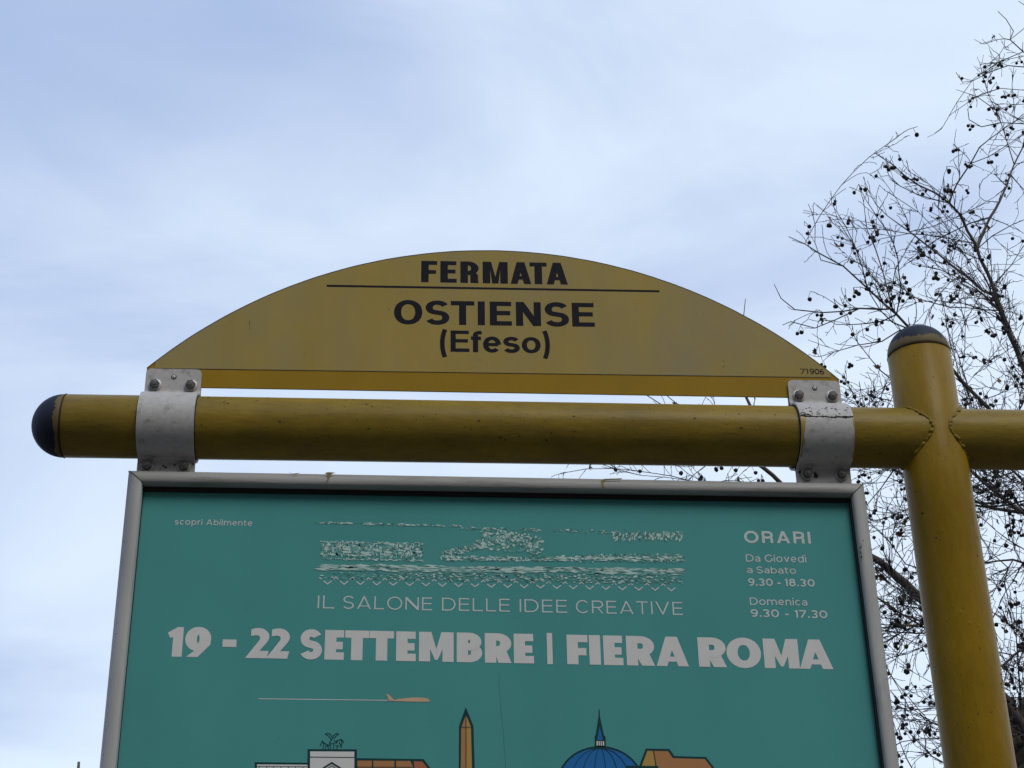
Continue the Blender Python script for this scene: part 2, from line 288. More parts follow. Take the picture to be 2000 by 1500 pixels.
# ------------------------------------------------------------------ pipe clamps
def clamp(xc, label, extra):
    za = ZA(xc); r = thing('pipe_clamp', (xc, 0, za), label, 'clamp', 'steel clamps round the crossbar')
    hw = .0466; T = .0035
    def half(s):
        prof = [(.0060, .1070), (.0060, .1055), (.0060, .1035), (.0060, .1000), (.0060, .085), (.0060, .0690), (.0060, .0648), (.0066, .0636), (.0084, .0626)]
        Ro = RP + .0062; th0 = math.atan2(.0588, .0112)
        arc = [(Ro * cos(th0 - 2 * th0 * k / 40), Ro * sin(th0 - 2 * th0 * k / 40)) for k in range(41)]
        low = [(.0084, -.0622), (.0064, -.0634), (.0060, -.0650), (.0060, -.0720), (.0060, -.0880), (.0060, -.1040)]
        prof = prof + arc + low
        ins = {0: .0075, 1: .0040, 2: .0016, 3: 0}
        M = 14; V = []; F = []; n = len(prof)
        for lay in (0, 1):
            for i, (y, z) in enumerate(prof):
                a = prof[max(i-1, 0)]; b = prof[min(i+1, n-1)]; ty, tz = b[0]-a[0], b[1]-a[1]; L = sqrt(ty*ty+tz*tz); ny, nz = -tz / L, ty / L
                yy, zz = y - ny * T * lay, z - nz * T * lay
                for j in range(M + 1):
                    u = -1 + 2 * j / M; w2 = hw - ins.get(i, 0)
                    wob = .0004 * noise.noise(Vector((u * 2, z * 30, xc * 5 + s)))
                    V.append(Vector((xc + u * w2, -s * (yy + wob * (1 if lay == 0 else 1)), za + zz)))
        S = n * (M + 1)
        for i in range(n - 1):
            for j in range(M):
                a = i * (M+1) + j; q = (a, a+1, a+M+2, a+M+1); F.append(q if s > 0 else q[::-1]); F.append(tuple(S + k for k in (q[::-1] if s > 0 else q)))
            for j in (0, M):
                a = i * (M+1) + j; F.append((a, a+M+1, S+a+M+1, S+a))
        for i in (0, n - 1):
            for j in range(M):
                a = i * (M+1) + j; F.append((a, a+1, S+a+1, S+a))
        return V, F
    V, F = half(1); o = obj('front_strap', V, F, M_GALV, r, False)
    for p in o.data.polygons: p.use_smooth = False
    o.data.polygons.foreach_set('use_smooth', [True] * len(o.data.polygons)); 
    o.data.set_sharp_from_angle(angle=radians(40))
    V, F = half(-1); o = obj('rear_strap', V, F, M_GALV, r, True); o.data.set_sharp_from_angle(angle=radians(40))
    def bolt(x, z, seed):
        rn = random.Random(seed); f = -.0062
        b = MB(); b.lathe((x, f, z), (0, -1, 0), [(0, .0112), (.0014, .0112), (.0019, .0104)], 28); wa = b.build('bolt_washer', M_WASH, r, True); wa.data.set_sharp_from_angle(angle=radians(40))
        b = MB(); ph = rn.random()
        pr = [(.0018, .0084), (.0082, .0084), (.0096, .0066)]
        V = []; n = 6
        for h, R in pr:
            for j in range(n):
                q = 2 * pi * (j + ph) / n; V.append((x + R * cos(q), f - h, z + R * sin(q)))
        F = [tuple(range(12, 18))] + [(i * 6 + j, i * 6 + (j+1) % 6, i * 6 + 6 + (j+1) % 6, i * 6 + 6 + j) for i in (0, 1) for j in range(6)]
        b.add(V, F); b.lathe((x, f, z), (0, -1, 0), [(.0090, .0040), (.0104, .0040), (.0108, .0030)], 12)
        b.build('bolt', M_BOLT, r)
    for sx in (-1, 1):
        bolt(xc + sx * .0300, za + .0755, sx * 3 + int(xc * 10)); bolt(xc + sx * .0300, za - .0735, sx * 5 + int(xc * 10) + 40)
    b = MB(); b.lathe((xc + .0005, -.0060, za + .0915), (0, -1, 0), [(0, .0036), (.0012, .0034), (.0022, .0022), (.0025, .0008)], 14); b.build('rivet', M_WASH, r, True)
    b = MB(); b.lathe((xc + .0005, -.0060, za + .0915), (0, -1, 0), [(0, .0046), (.0004, .0046)], 14); b.build('rivet_hole_rim', M_DIRT_LINES, r, True)
    for sx in (-1, 1):      # thin dark line along the edges of the strap
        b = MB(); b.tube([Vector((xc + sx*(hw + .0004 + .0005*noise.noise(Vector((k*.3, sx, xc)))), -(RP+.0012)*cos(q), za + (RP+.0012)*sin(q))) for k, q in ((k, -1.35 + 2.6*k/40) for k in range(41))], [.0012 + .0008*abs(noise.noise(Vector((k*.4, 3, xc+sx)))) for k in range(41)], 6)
        b.build('strap_edge_line', M_DIRT_LINES, r)
    extra(r, xc, za)
    return r
def strapP(xc, za, u, q, e=.0006):       # a point on the round of a strap: u across, q angle above the horizontal
    Ro = RP + .0062 + e; return Vector((xc + u, -Ro * cos(q), za + Ro * sin(q)))
def crack(r, xc, za):
    mb = MB(); rn = random.Random(5); P = []; R = []
    n = 46
    for k in range(n + 1):
        u = -.046 + .092 * k / n; q = .205 + .05 * noise.noise(Vector((u * 60, 1, 2))) + .03 * noise.noise(Vector((u * 240, 4, 2)))
        if k < 5: q += .03 * (k % 2)
        P.append(strapP(xc, za, u, q, .0)); R.append(.0007 + .0010 * rn.random() + (.0005 if k > n*.8 else 0))
    mb.tube(P, R, 5); P = []
    for (u, q) in ((-.046, .30), (-.041, .36), (-.036, .31), (-.039, .25), (-.031, .28), (-.027, .22), (-.040, .19)): P.append(strapP(xc, za, u, q, 0))
    mb.tube(P, .0010, 5)
    mb.build('paint_crack', M_DIRT_LINES, r)
    # yellow overpaint along the strap's edges, below the crack
    for (a, b, sg) in ((-.0464, .013, 1), (.0464, .003, -1)):
        mb = MB(); m = 30; k0 = 0
        for k in range(m + 1):
            q = .19 - 1.25 * k / m; wd = b * (.55 + .7 * noise.noise(Vector((q * 3, a * 50, 1))) + .3 * sin(q * 2.2)); wd = max(wd, .001)
            mb.V += [strapP(xc, za, a, q, .0004), strapP(xc, za, a + sg * wd, q, .0004)]
            if k: mb.F.append((2*k-2, 2*k-1, 2*k+1, 2*k)); mb.I.append(0)
        mb.build('paint_overspray', M_DRIP, r, True)
    mb = MB(); rn2 = random.Random(31)
    for k in range(46):
        blotch(mb, rn2.uniform(-.043, .043), rn2.uniform(.22, .72), rn2.uniform(.0004, .0014), lambda a, b: strapP(xc, za, a, b if abs(b) < 2 else 0, .0003), 300 + k, 8) if False else None
        u0, q0, rr0 = rn2.uniform(-.043, .043), rn2.uniform(.22, .62), rn2.uniform(.0004, .0015)
        blotch(mb, 0, 0, rr0, lambda a, b: strapP(xc, za, u0 + a*1.6, q0 + b/.06, .0003), 300 + k, 8)
    mb.build('paint_fleck', M_DIRT_LINES, r, kind='stuff')
    mb = MB()
    for (x, z, rr, s) in ((-.030, -.0680, .006, 1), (-.022, -.0735, .007, 2), (-.036, -.0760, .006, 3), (-.014, -.0765, .0045, 4), (-.028, -.0770, .008, 5), (-.041, -.0700, .004, 6)):
        blotch(mb, xc + x, za + z, rr, lambda a, b: Vector((a, -.0068 - .0001 * s, b)), s)
    mb.build('tar_stain', M_DIRT_LINES, r)
def sooty(r, xc, za):
    mb = MB()
    rn = random.Random(8)
    for k in range(16):
        blotch(mb, xc + rn.uniform(-.045, .045), za - rn.uniform(.066, .080), rn.uniform(.0006, .0022), lambda a, b: Vector((a, -.0067, b)), 50 + k, 8)
    mb.build('grime_spot', M_DIRT_LINES, r, kind='stuff')
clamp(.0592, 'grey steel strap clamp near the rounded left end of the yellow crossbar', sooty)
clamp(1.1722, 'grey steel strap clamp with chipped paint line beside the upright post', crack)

# ------------------------------------------------------------------ lettering: every glyph drawn as strokes and polygons
def arc(cx, cy, rx, ry, a0, a1, n=None, e=1.0):
    n = n or max(4, int(abs(a1 - a0) / 9)); P = []
    for k in range(n + 1):
        a = radians(a0 + (a1 - a0) * k / n); c, s_ = cos(a), sin(a)
        P.append((cx + rx * math.copysign(abs(c) ** e, c), cy + ry * math.copysign(abs(s_) ** e, s_)))
    return P
def stroke(P, tv, th, closed=False):
    """outline strip of a pen stroke with elliptical pen"""
    n = len(P); L = []; R = []
    for i in range(n):
        if closed: a, b, c = P[i-1], P[i], P[(i+1) % n]
        else: a, b, c = P[max(i-1, 0)], P[i], P[min(i+1, n-1)]
        def nrm(p, q):
            dx_, dy_ = q[0]-p[0], q[1]-p[1]; l = sqrt(dx_*dx_+dy_*dy_) or 1; return (-dy_/l, dx_/l)
        n1_ = nrm(a, b) if (i > 0 or closed) else nrm(b, c); n2_ = nrm(b, c) if (i < n-1 or closed) else nrm(a, b)
        mx_, my_ = n1_[0]+n2_[0], n1_[1]+n2_[1]; l = sqrt(mx_*mx_+my_*my_) or 1; mx_, my_ = mx_/l, my_/l
        k = 1 / max(.45, mx_*n1_[0]+my_*n1_[1])
        ox, oy = mx_*k*tv/2, my_*k*th/2
        L.append((b[0]+ox, b[1]+oy)); R.append((b[0]-ox, b[1]-oy))
    V = L + R; F = []
    for i in range(n if closed else n - 1):
        j = (i+1) % n; F.append((i, j, n+j, n+i))
    return V, F
def poly(*loops):
    V = [p for lp in loops for p in lp]
    F = tessellate_polygon([[Vector((x, y, 0)) for x, y in lp] for lp in loops])
    return V, [tuple(f) for f in F]
def bar(x0, y0, x1, y1): return [(x0, y0), (x1, y0), (x1, y1), (x0, y1)], [(0, 1, 2, 3)]
XH = .73
def glyph(c, w, tv, th, e=1.0, xh=XH, heavy=False):
    h = tv / 2; g = th / 2; m = .5 + (.02 if not heavy else -.02); S = []
    O = lambda x0, x1, y0, y1: stroke(arc((x0+x1)/2, (y0+y1)/2, (x1-x0)/2-h, (y1-y0)/2-g, 0, 360, 48, e)[:-1], tv, th, True)
    if c == 'I' or c == '|': S = [bar(w/2-h, 0, w/2+h, 1)]
    elif c == 'L': S = [poly([(0,0),(w,0),(w,th),(tv,th),(tv,1),(0,1)])]
    elif c == 'T': S = [poly([(w/2-h,0),(w/2+h,0),(w/2+h,1-th),(w,1-th),(w,1),(0,1),(0,1-th),(w/2-h,1-th)])]
    elif c == 'F': S = [poly([(0,0),(tv,0),(tv,m-th*.7),(w*.93,m-th*.7),(w*.93,m+th*.3),(tv,m+th*.3),(tv,1-th),(w,1-th),(w,1),(0,1)])]
    elif c == 'E': S = [poly([(0,0),(w,0),(w,th),(tv,th),(tv,m-g),(w*.93,m-g),(w*.93,m+g),(tv,m+g),(tv,1-th),(w*.98,1-th),(w*.98,1),(0,1)])]
    elif c == 'H': S = [bar(0,0,tv,1), bar(w-tv,0,w,1), bar(tv,m-g,w-tv,m+g)]
    elif c == 'O': S = [O(0, w, -.015, 1.015)]
    elif c == 'D': rx = min(w-h, .5); S = [bar(0,0,tv,1), stroke([(tv*.5,g),(w-rx-h,g)] + arc(w-rx-h,.5,rx,.5-g,-90,90,24,e)[1:-1] + [(w-rx-h,1-g),(tv*.5,1-g)], tv, th)]
    elif c in 'RPB':
        lo = .46 if c == 'R' else .5
        if heavy: lo = .44 if c == 'R' else .52
        ry = (1-g-lo)/2; xr = w - h - (0 if c != 'B' else .03*w); rx = min(ry*1.25, w*.5)
        S = [bar(0,0,tv,1), stroke([(tv*.5,lo),(xr-rx,lo)] + arc(xr-rx,(1-g+lo)/2,rx,ry,-90,90,18,e)[1:-1] + [(xr-rx,1-g),(tv*.5,1-g)], tv, th)]
        if c == 'R':
            if heavy: S.append(poly([(w*.30,lo),(w*.80,lo),(w*1.0,0),(w-tv*1.15,0),(tv*.98,lo*.55)]))
            elif tv > .18: S.append(poly([(w-tv*1.25,lo+.02),(w-tv*.55,lo+.10),(w-tv*.10,lo-.10),(w-tv*.06,.08),(w,0),(w-tv*1.05,0),(w-tv*1.10,.10),(w-tv*1.10,lo-.06)]))
            else: d = tv*1.12; S.append(poly([(w*.42,lo),(w*.42+d,lo),(w,0),(w-d,0)]))
        if c == 'B':
            ry2 = (lo-g)/2; xr = w-h; rx2 = min(ry2*1.25, w*.5)
            S.append(stroke([(tv*.5,g),(xr-rx2,g)] + arc(xr-rx2,(lo+g)/2,rx2,ry2,-90,90,18,e)[1:-1] + [(xr-rx2,lo),(tv*.5,lo)], tv, th))
    elif c == 'A':
        big = tv > .3; ap = tv*(1.02 if heavy else 1.05); d = tv*(.92 if big else 1.10); sl = 1/(w/2-ap/2); yi = (w/2-d)*sl
        hb = .15 if heavy else .20; tb = th*.68 if heavy else th*.85
        if heavy: d = tv*.93; yi = (w/2-d)*sl
        xa = d + hb/sl; xb = d + (hb+tb)/sl
        S = [poly([(0,0),(d,0),(xa,hb),(w-xa,hb),(w-d,0),(w,0),(w/2+ap/2,1),(w/2-ap/2,1)], [(xb,hb+tb),(w-xb,hb+tb),(w/2,yi)])] if yi > hb+tb+.02 else [poly([(0,0),(d,0),(xa,hb),(w-xa,hb),(w-d,0),(w,0),(w/2+ap/2,1),(w/2-ap/2,1)])]
    elif c == 'V': ap = tv*.9; d = tv*1.12; S = [poly([(0,1),(w/2-ap/2,0),(w/2+ap/2,0),(w,1),(w-d,1),(w/2,(w/2-d)*0+.0+1-(w/2-d)*(1/(w/2-ap/2))),(d,1)])]
    elif c == 'N': S = [poly([(0,0),(0,1),(tv*1.12,1),(w-tv,.12+tv*1.1),(w-tv,1),(w,1),(w,0),(w-tv*1.12,0),(tv,1-.12-tv*1.1),(tv,0)])]
    elif c == 'M':
        if heavy: S = [poly([(0,0),(0,1),(tv*1.08,1),(w/2,.42),(w-tv*1.08,1),(w,1),(w,0),(w-tv*.98,0),(w-tv*.98,.42),(w/2+.045,.06),(w/2-.045,.06),(tv*.98,.42),(tv*.98,0)])]
        else: t4 = tv*1.4 if tv < .25 else tv*1.12; S = [poly([(0,0),(0,1),(t4,1),(w/2,.30),(w-t4,1),(w,1),(w,0),(w-tv,0),(w-tv,.66),(w/2+tv*.42,0),(w/2-tv*.42,0),(tv,.66),(tv,0)])]
    elif c == 'C': S = [stroke(arc(w*.53,.5,w*.53-h,.515-g,42,318,36,e), tv, th)]
    elif c == 'G': S = [stroke(arc(w*.53,.5,w*.53-h,.515-g,42,318,36,e), tv, th), bar(w-tv,.14,w,.52)]
    elif c in 'Ss':
        H = 1 if c == 'S' else xh; tv = min(tv, .285) if heavy else tv; h = tv/2; ry = (H+.02-th)/4; rx = w/2-h; yt = H+.01-g-ry; yb = -.01+g+ry
        S = [stroke(arc(w*.5,yt,rx*.96,ry,24,238,24,e) + arc(w*.5,yb,rx,ry,58,-158,24,e), tv, th)]
    elif c == 'o': S = [O(0, w, -.012, xh+.012)]
    elif c in 'bpdq':
        y0, y1 = (0, 1.0) if c in 'bd' else (-.28, xh); x = 0 if c in 'bp' else w-tv
        S = [bar(x, y0, x+tv, y1), O(0+(0), w, -.012, xh+.012)]
    elif c == 'a': S = [bar(w-tv,0,w,xh*.62), stroke([(w-h, xh*.60)] + arc(w*.5,xh*.62,w*.5-h,xh*.38-g,0,155,16,e), tv, th), stroke([(w-tv*.6,xh*.56-g*.2),(w*.45,xh*.56-g*.2)] + arc(w*.40,xh*.29,w*.40-h,xh*.29-g,95,275,14,e) + [(w*.62,g*1.05),(w-tv*.6,xh*.28)], tv, th*.95)]
    elif c == 'c': S = [stroke(arc(w*.54,xh/2,w*.54-h,xh/2-g+.01,45,315,30,e), tv, th)]
    elif c == 'e': S = [stroke([(w-h*1.0,xh/2+.0)] + arc(w/2,xh/2,w/2-h,xh/2-g+.01,4,318,32,e), tv, th), bar(tv*.7, xh/2-g*.9, w-tv*.55, xh/2+g*.9)]
    elif c in 'nm':
        S = [bar(0,0,tv,xh)]; k = 1 if c == 'n' else 2; ww = (w-tv)/k
        for i in range(k):
            x0 = i*ww; S.append(stroke([(x0+h,xh*.5)] + arc(x0+h+ww/2,xh*.58,ww/2,xh*.42-g+.01,170,0,16,e) + [(x0+h+ww,0)], tv, th))
    elif c == 'r': S = [bar(0,0,tv,xh), stroke([(h,xh*.5)] + arc(w,xh*.5,w-h,xh*.5-g+.01,165,92,8,e), tv, th)]
    elif c in 'il' or c == 'ì':
        S = [bar(w/2-h, 0, w/2+h, xh if c != 'l' else 1.02)]
        if c == 'i': S.append(stroke(arc(w/2, xh+.20, h*.6, h*.6, 0, 360, 12)[:-1], tv*.6, tv*.6, True))
        if c == 'ì': S.append(poly([(w/2-.20,1.06),(w/2-.02,1.06),(w/2+.09,xh+.11),(w/2-.04,xh+.11)]))
    elif c == 't': S = [stroke([(w*.34,xh*1.25),(w*.34,g+.22)] + arc(w*.34+.2,g+.2,.2,.2,180,285,8,e), tv, th), bar(0,xh-th,w*.95,xh)]
    elif c == 'f': S = [stroke([(w*.42,0),(w*.42,.78)] + arc(w*.42+.2,.80,.2,.2-g+.0,180,88,8,e) + [(w,1-g*.9)], tv, th), bar(0,xh-th,w*.92,xh)]
    elif c == 'v': ap = tv*.9; d = tv*1.1; S = [poly([(0,xh),(w/2-ap/2,0),(w/2+ap/2,0),(w,xh),(w-d,xh),(w/2,xh-(w/2-d)*(xh/(w/2-ap/2))),(d,xh)])]
    elif c == '.': S = [bar(w/2-h*1.1,0,w/2+h*1.1,th*1.2)]
    elif c == '-': S = [bar(0,.30,w,.30+th) if not heavy else bar(0,.36,w,.61)]
    elif c == '0': S = [O(0, w, -.015, 1.015)]
    elif c == '8': S = [O(w*.05, w*.95, .46, 1.01), O(0, w, -.015, .46+th)]
    elif c in '69':
        V1, F1 = O(0, w, -.015, .64 if not heavy else .80)
        if heavy: S = [(V1, F1)]
        else: S = [(V1, F1), stroke(arc(w*.56, .40, w*.56-h, .60-g, 180, 62, 16, e), tv, th)]
        if c == '9': S = [([(w-x, 1-y) for x, y in V], F) for V, F in S]
        if heavy: S.append(poly([(w*.70,.40),(w*1.0,.62),(w*.98,.42),(w*.52,0),(w*.08,0),(w*.50,.30)]))
    elif c == '7': S = [poly([(0,1-th),(w-tv*1.1,1-th),(w*.12,0),(w*.12+tv*1.15,0),(w,1-th),(w,1),(0,1)])]
    elif c == '3': S = [stroke(arc(w*.46,.74,w*.46-h+.04,.26-g+.01,150,-90,20,e), tv, th), stroke(arc(w*.46,.27,w*.5-h+.02,.28-g+.01,90,-150,20,e), tv, th)]
    elif c == '1':
        if heavy: S = [poly([(w*.36,0),(w,0),(w,1),(w*.62,1),(0,.80),(w*.18,.62),(w*.36,.66)])]
        else: S = [bar(w-tv,0,w,1), poly([(0,1-th),(w-tv*.9,1-th),(w-tv*.9,1),(0,1)]) if tv < .2 else poly([(0,.74),(w-tv*.9,.80),(w-tv*.9,1),(w*.55,1),(0,.88)])]
    elif c == '2': k = w/.757; S = [poly([(x*k, y) for x, y in ((0,0),(.34,.46),(.455,.62),(.47,.68),(.45,.735),(.39,.765),(.32,.77),(.16,.745),(.16,.975),(.30,1.01),(.44,1.02),(.56,.995),(.66,.94),(.74,.855),(.78,.757),(.765,.65),(.715,.55),(.62,.43),(.47,.25),(.78,.25),(.72,0))])]
    elif c == '(' : rx = (w-tv)/.257; S = [stroke(arc(h+rx,.395,rx,.97,138,222,14), tv*.9, th)]
    elif c == ')' : rx = (w-tv)/.257; S = [stroke(arc(w-h-rx,.395,rx,.97,42,-42,14), tv*.9, th)]
    return S
class Print:
    """flat print on a vertical sheet; each stroke is laid a hair in front of the one before"""
    def __init__(s, Y): s.Y = Y; s.mb = MB(); s.k = 0
    def put(s, V, F):
        y = s.Y - .00003 * (s.k % 7); s.k += 1; s.mb.add([(x, y, z) for x, z in V], F)
    def text(s, items, A, B, hA, hB, tv, th, e=1.0, xh=XH, heavy=False):
        """items (char, px0, px1) along a baseline from pixel A to pixel B, cap heights hA and hB in pixels"""
        wa, wb = at(*A, s.Y), at(*B, s.Y); HA = at(A[0], A[1]-hA, s.Y).z - wa.z; HB = at(B[0], B[1]-hB, s.Y).z - wb.z
        for c, x0, x1 in items:
            if c == ' ': continue
            f = lambda x: A[1] + (B[1]-A[1]) * (x-A[0]) / (B[0]-A[0])
            p, q = at(x0, f(x0), s.Y), at(x1, f(x1), s.Y); t = (p.x-wa.x) / (wb.x-wa.x); H = HA + (HB-HA)*t
            W = (q.x-p.x) / H; sl = (wb.z-wa.z)/(wb.x-wa.x)
            for V, F in glyph(c, W, tv, th, e, xh, heavy):
                s.put([(p.x + gx*H, p.z + gx*H*sl + gy*H) for gx, gy in V], F)
    def line(s, P, wpx, closed=False, Yo=0):
        Q = [at(x, y, s.Y) for x, y in P]; V, F = stroke([(q.x, q.z) for q in Q], wpx/1165, wpx/1165, closed); s.put(V, F)
    def fill(s, P):
        Q = [at(x, y, s.Y) for x, y in P]; V, F = poly([(q.x, q.z) for q in Q]); s.put(V, F)
    def build(s, name, mat, parent): return s.mb.build(name, mat, parent)
ADV = dict(A=1.04, C=.97, D=.98, E=.76, F=.74, G=1.0, L=.72, M=1.18, N=1.0, O=1.12, R=.86, S=.80, T=.86, V=1.04, a=.66, b=.76, c=.66, d=.76, e=.74, m=1.22, n=.70, o=.80, p=.76, r=.42, s=.58, t=.46, v=.74)
ADV.update({'0': .86, '1': .34, '3': .74, '7': .76, '8': .78, '9': .80, '6': .8, '-': .42, ' ': .3})
def fit(txt, x0, x1, tv, gap=.17):
    ws = [ADV.get(c, tv) for c in txt]; tot = sum(ws) + gap * (len(txt)-1); k = (x1-x0)/tot; r = []; x = x0
    for c, w_ in zip(txt, ws): r.append((c, x, x + w_*k)); x += (w_+gap)*k
    return r
def conv(L, s, o): return [(c, o + a/s, o + b/s) for c, a, b in L]

# ------------------------------------------------------------------ arched stop sign
sign = thing('stop_sign', (.618, 0, ZA(.6)), 'arched yellow bus stop sign reading FERMATA OSTIENSE clamped above the crossbar', 'sign')
CX, CZ, RR = .6199, -.4104 + Z0, .8565
zl = lambda x: Z0 + .1930 + (.2042 - .1930) * (x - .0106) / (1.2125 - .0106)      # seam between film and bare strip
zb = lambda x: Z0 + .1585 + (.1632 - .1585) * (x - .1054) / (1.1252 - .1054)
XL, XR = .0122, 1.2200
def arcz(x): return CZ + sqrt(RR*RR - (x-CX)**2)
xsA = [XL + (XR-XL)*k/90 for k in range(91)]
top = [(x, arcz(x) + .0004*noise.noise(Vector((x*40, 0, 0)))) for x in xsA]
outl = [(XL, zb(XL))] + [(x, z) for x, z in top] + [(XR, zb(XR))]
n = len(outl)
V = [(x, -.0010, z) for x, z in outl] + [(x, .0020, z) for x, z in outl]
F = [tuple(range(n))[::-1], tuple(range(n, 2*n))] + [(i, (i+1) % n, n+(i+1) % n, n+i) for i in range(n)]
obj('sheet', V, F, None, sign, mats=[M_BARE, M_EDGE], midx=[0, 0] + [1]*n)
film = [(x, z-.0012) for x, z in top if x < XR - .004 and z - .002 > zl(x)]
fl = [(film[0][0], zl(film[0][0]))] + film + [(film[-1][0], zl(film[-1][0]))]
n = len(fl)
V = [(x, -.0016, z) for x, z in fl] + [(x, -.0009, z) for x, z in fl]
F = [tuple(range(n))[::-1]] + [(i, (i+1) % n, n+(i+1) % n, n+i) for i in range(n)]
obj('printed_film', V, F, None, sign, mats=[M_FILM, M_EDGE], midx=[0] + [1]*n)
mb = MB(); V, F = stroke([(x, zl(x)-.0003) for x in (fl[0][0], .4, .8, fl[-1][0])], .0008, .0008); mb.add([(x, -.00165, z) for x, z in V], F); mb.build('film_seam', M_EDGE, sign)
YS = -.0018
mb = MB(); V, F = stroke([(x, z - .0006) for x, z in top], .0013, .0013); mb.add([(x, -.0019, z) for x, z in V], F); mb.build('worn_edge', M_EDGE, sign)
p = Print(YS); p.text(conv([('F',290,415),('E',440,568),('R',597,740),('M',772,968),('A',990,1150),('T',1140,1275),('A',1272,1437)], 4, 750), (822, 550.8), (1108, 555.8), 41.5, 42.3, .306, .178)
p.build('word_fermata', M_INK, sign)
p = Print(YS); p.line([(638, 558), (1288, 568.8)], 4.8); p.build('rule', M_INK, sign)
p = Print(YS); p.text(conv([('O',77,298),('S',322,510),('T',522,707),('I',736,786),('E',828,1000),('N',1033,1228),('S',1257,1447),('E',1472,1648)], 4, 750), (769, 632.4), (1162, 638.2), 46.3, 46.3, .262, .178, .92)
p.build('word_ostiense', M_INK, sign)
p = Print(YS); p.text(conv([('(',435,497),('E',520,667),('f',680,765),('e',775,915),('s',932,1062),('o',1078,1225),(')',1237,1300)], 4, 750), (880, 686.8), (1040, 689.2), 41.5, 41.5, .215, .158, .94)
p.build('word_efeso', M_INK, sign)
p = Print(YS); p.text(conv([('7',1455,1490),('1',1497,1515),('9',1527,1563),('0',1567,1603),('6',1607,1641)], 4, 1200), (1563, 730.2), (1610, 731), 10.2, 10.2, .15, .14)
p.build('stop_number', M_INK, sign)
p = Print(YS)
for (x, y, dx_, dy_) in ((487, 626, 1, 10), (759, 602, 1, 3), (596, 690, 2, 1), (1413, 704, .8, 3), (1412, 718, 3, -4), (1158, 587, .6, 5), (937, 701, .8, 3), (1034, 519, 5, 1.5), (488, 640, .3, 3)):
    p.line([(x, y), (x+dx_*.5, y+dy_*.6), (x+dx_, y+dy_)], .9)
p.build('scratch', basic('scratch_dark', (.05, .035, .02), .8), sign)['kind'] = 'stuff'

# ------------------------------------------------------------------ poster frame
YF, YB = -.022, .022
TL, TR = at(248, 912, YF), at(1692, 937.5, YF); BLx, BRx = at(191, 1500, YF).x, at(1765, 1500, YF).x
zbot = Z0 - 1.76; zk = at(191, 1500, YF).z
BL = Vector((TL.x + (BLx-TL.x)*(TL.z-zbot)/(TL.z-zk)*.4, YF, zbot)); BR = Vector((TR.x + (BRx-TR.x)*(TR.z-zbot)/(TR.z-zk)*.4, YF, zbot))
WR = .0262
frame = thing('display_frame', (.62, 0, zbot), 'tall aluminium poster display frame hanging under the yellow crossbar', 'display frame')
PROF = [(0, YB), (0, .004), (.0005, -.004), (.0020, -.0105), (.0045, -.0155), (.0078, -.0190), (.0115, -.0211), (.0155, -.0220), (.0195, -.0219), (.0228, -.0209), (.0250, -.0190), (WR, -.0160), (WR, .0002)]
def rail(a, b, ina, inb, mat, gap=.0004):
    """profile swept from corner a to corner b; ina and inb are the inward mitre directions"""
    a, b = Vector(a), Vector(b); t = (b-a).normalized(); V = []; F = []; n = len(PROF)
    for c, inn, s in ((a, ina, 1), (b, inb, -1)):
        for u, y in PROF: V.append(Vector((c.x + inn[0]*u, y, c.z + inn[1]*u)) + t*gap*s)
    for i in range(n-1): F.append((i, i+1, n+i+1, n+i))
    F.append(tuple(range(n))); F.append(tuple(range(2*n-1, n-1, -1)))
    o = obj('frame_rail', V, F, mat, frame, True); o.data.set_sharp_from_angle(angle=radians(50)); return o
rail(TL, TR, (1, -1), (-1, -1), M_ALUX); rail(TR, BR, (-1, -1), (-1, 1), M_ALU); rail(BR, BL, (-1, 1), (1, 1), M_ALUX); rail(BL, TL, (1, 1), (1, -1), M_ALU)
mb = MB(); mb.box((TL.x+.004, .004, zbot+.004), (TR.x-.004, YB-.001, min(TL.z, TR.z)-.004)); mb.build('back_panel', M_BACK, frame)
for (cx, cz, sx, sz) in ((TL.x, TL.z, 1, -1), (TR.x, TR.z, -1, -1)):   # the dark joint of the mitre
    mb = MB(); mb.box((-.0001, -.0216, -.0001), (.0001, .010, .0001)); mb.V = []; mb.F = []; mb.I = []
    P = [(cx + sx*(u+.0), y - .0004, cz + sz*u) for u, y in PROF[1:-1]]; d = .0008
    V = [(x - d, y, z) for x, y, z in P] + [(x + d, y, z) for x, y, z in P]; k = len(P)
    mb.add(V, [(i, i+1, k+i+1, k+i) for i in range(k-1)]); mb.build('mitre_joint', M_DIRT_LINES, frame)
# gasket lip inside the rails; its wide top strip paints in recess shade
gz = min(TL.z, TR.z) - WR; 
mb = MB()
mb.add([(TL.x+WR, -.0003, TL.z-WR-.0006), (TR.x-WR, -.0003, TR.z-WR-.0006), (TR.x-WR, -.0003, TR.z-WR-.0085), (TL.x+WR, -.0003, TL.z-WR-.0085), (TL.x+WR, -.0040, TL.z-WR-.0006), (TR.x-WR, -.0040, TR.z-WR-.0006), (TR.x-WR, -.0040, TR.z-WR-.0085), (TL.x+WR, -.0040, TL.z-WR-.0085)],
       [(4, 5, 6, 7), (3, 7, 6, 2), (0, 1, 5, 4)])
mb.box((TR.x-WR-.0026, -.010, zbot+WR), (TR.x-WR-.0004, -.0003, TR.z-WR-.005)); mb.box((TL.x+WR+.0002, -.004, zbot+WR), (TL.x+WR+.0014, -.0003, TL.z-WR-.005))
mb.build('gasket_and_shade', M_GASK_SHADE, frame)
mb = MB()   # yellow paint that ran down from the bar onto the top rail
def railtop(px, py): q = at(px, py, YF-.0004); return (q.x, q.y, q.z)
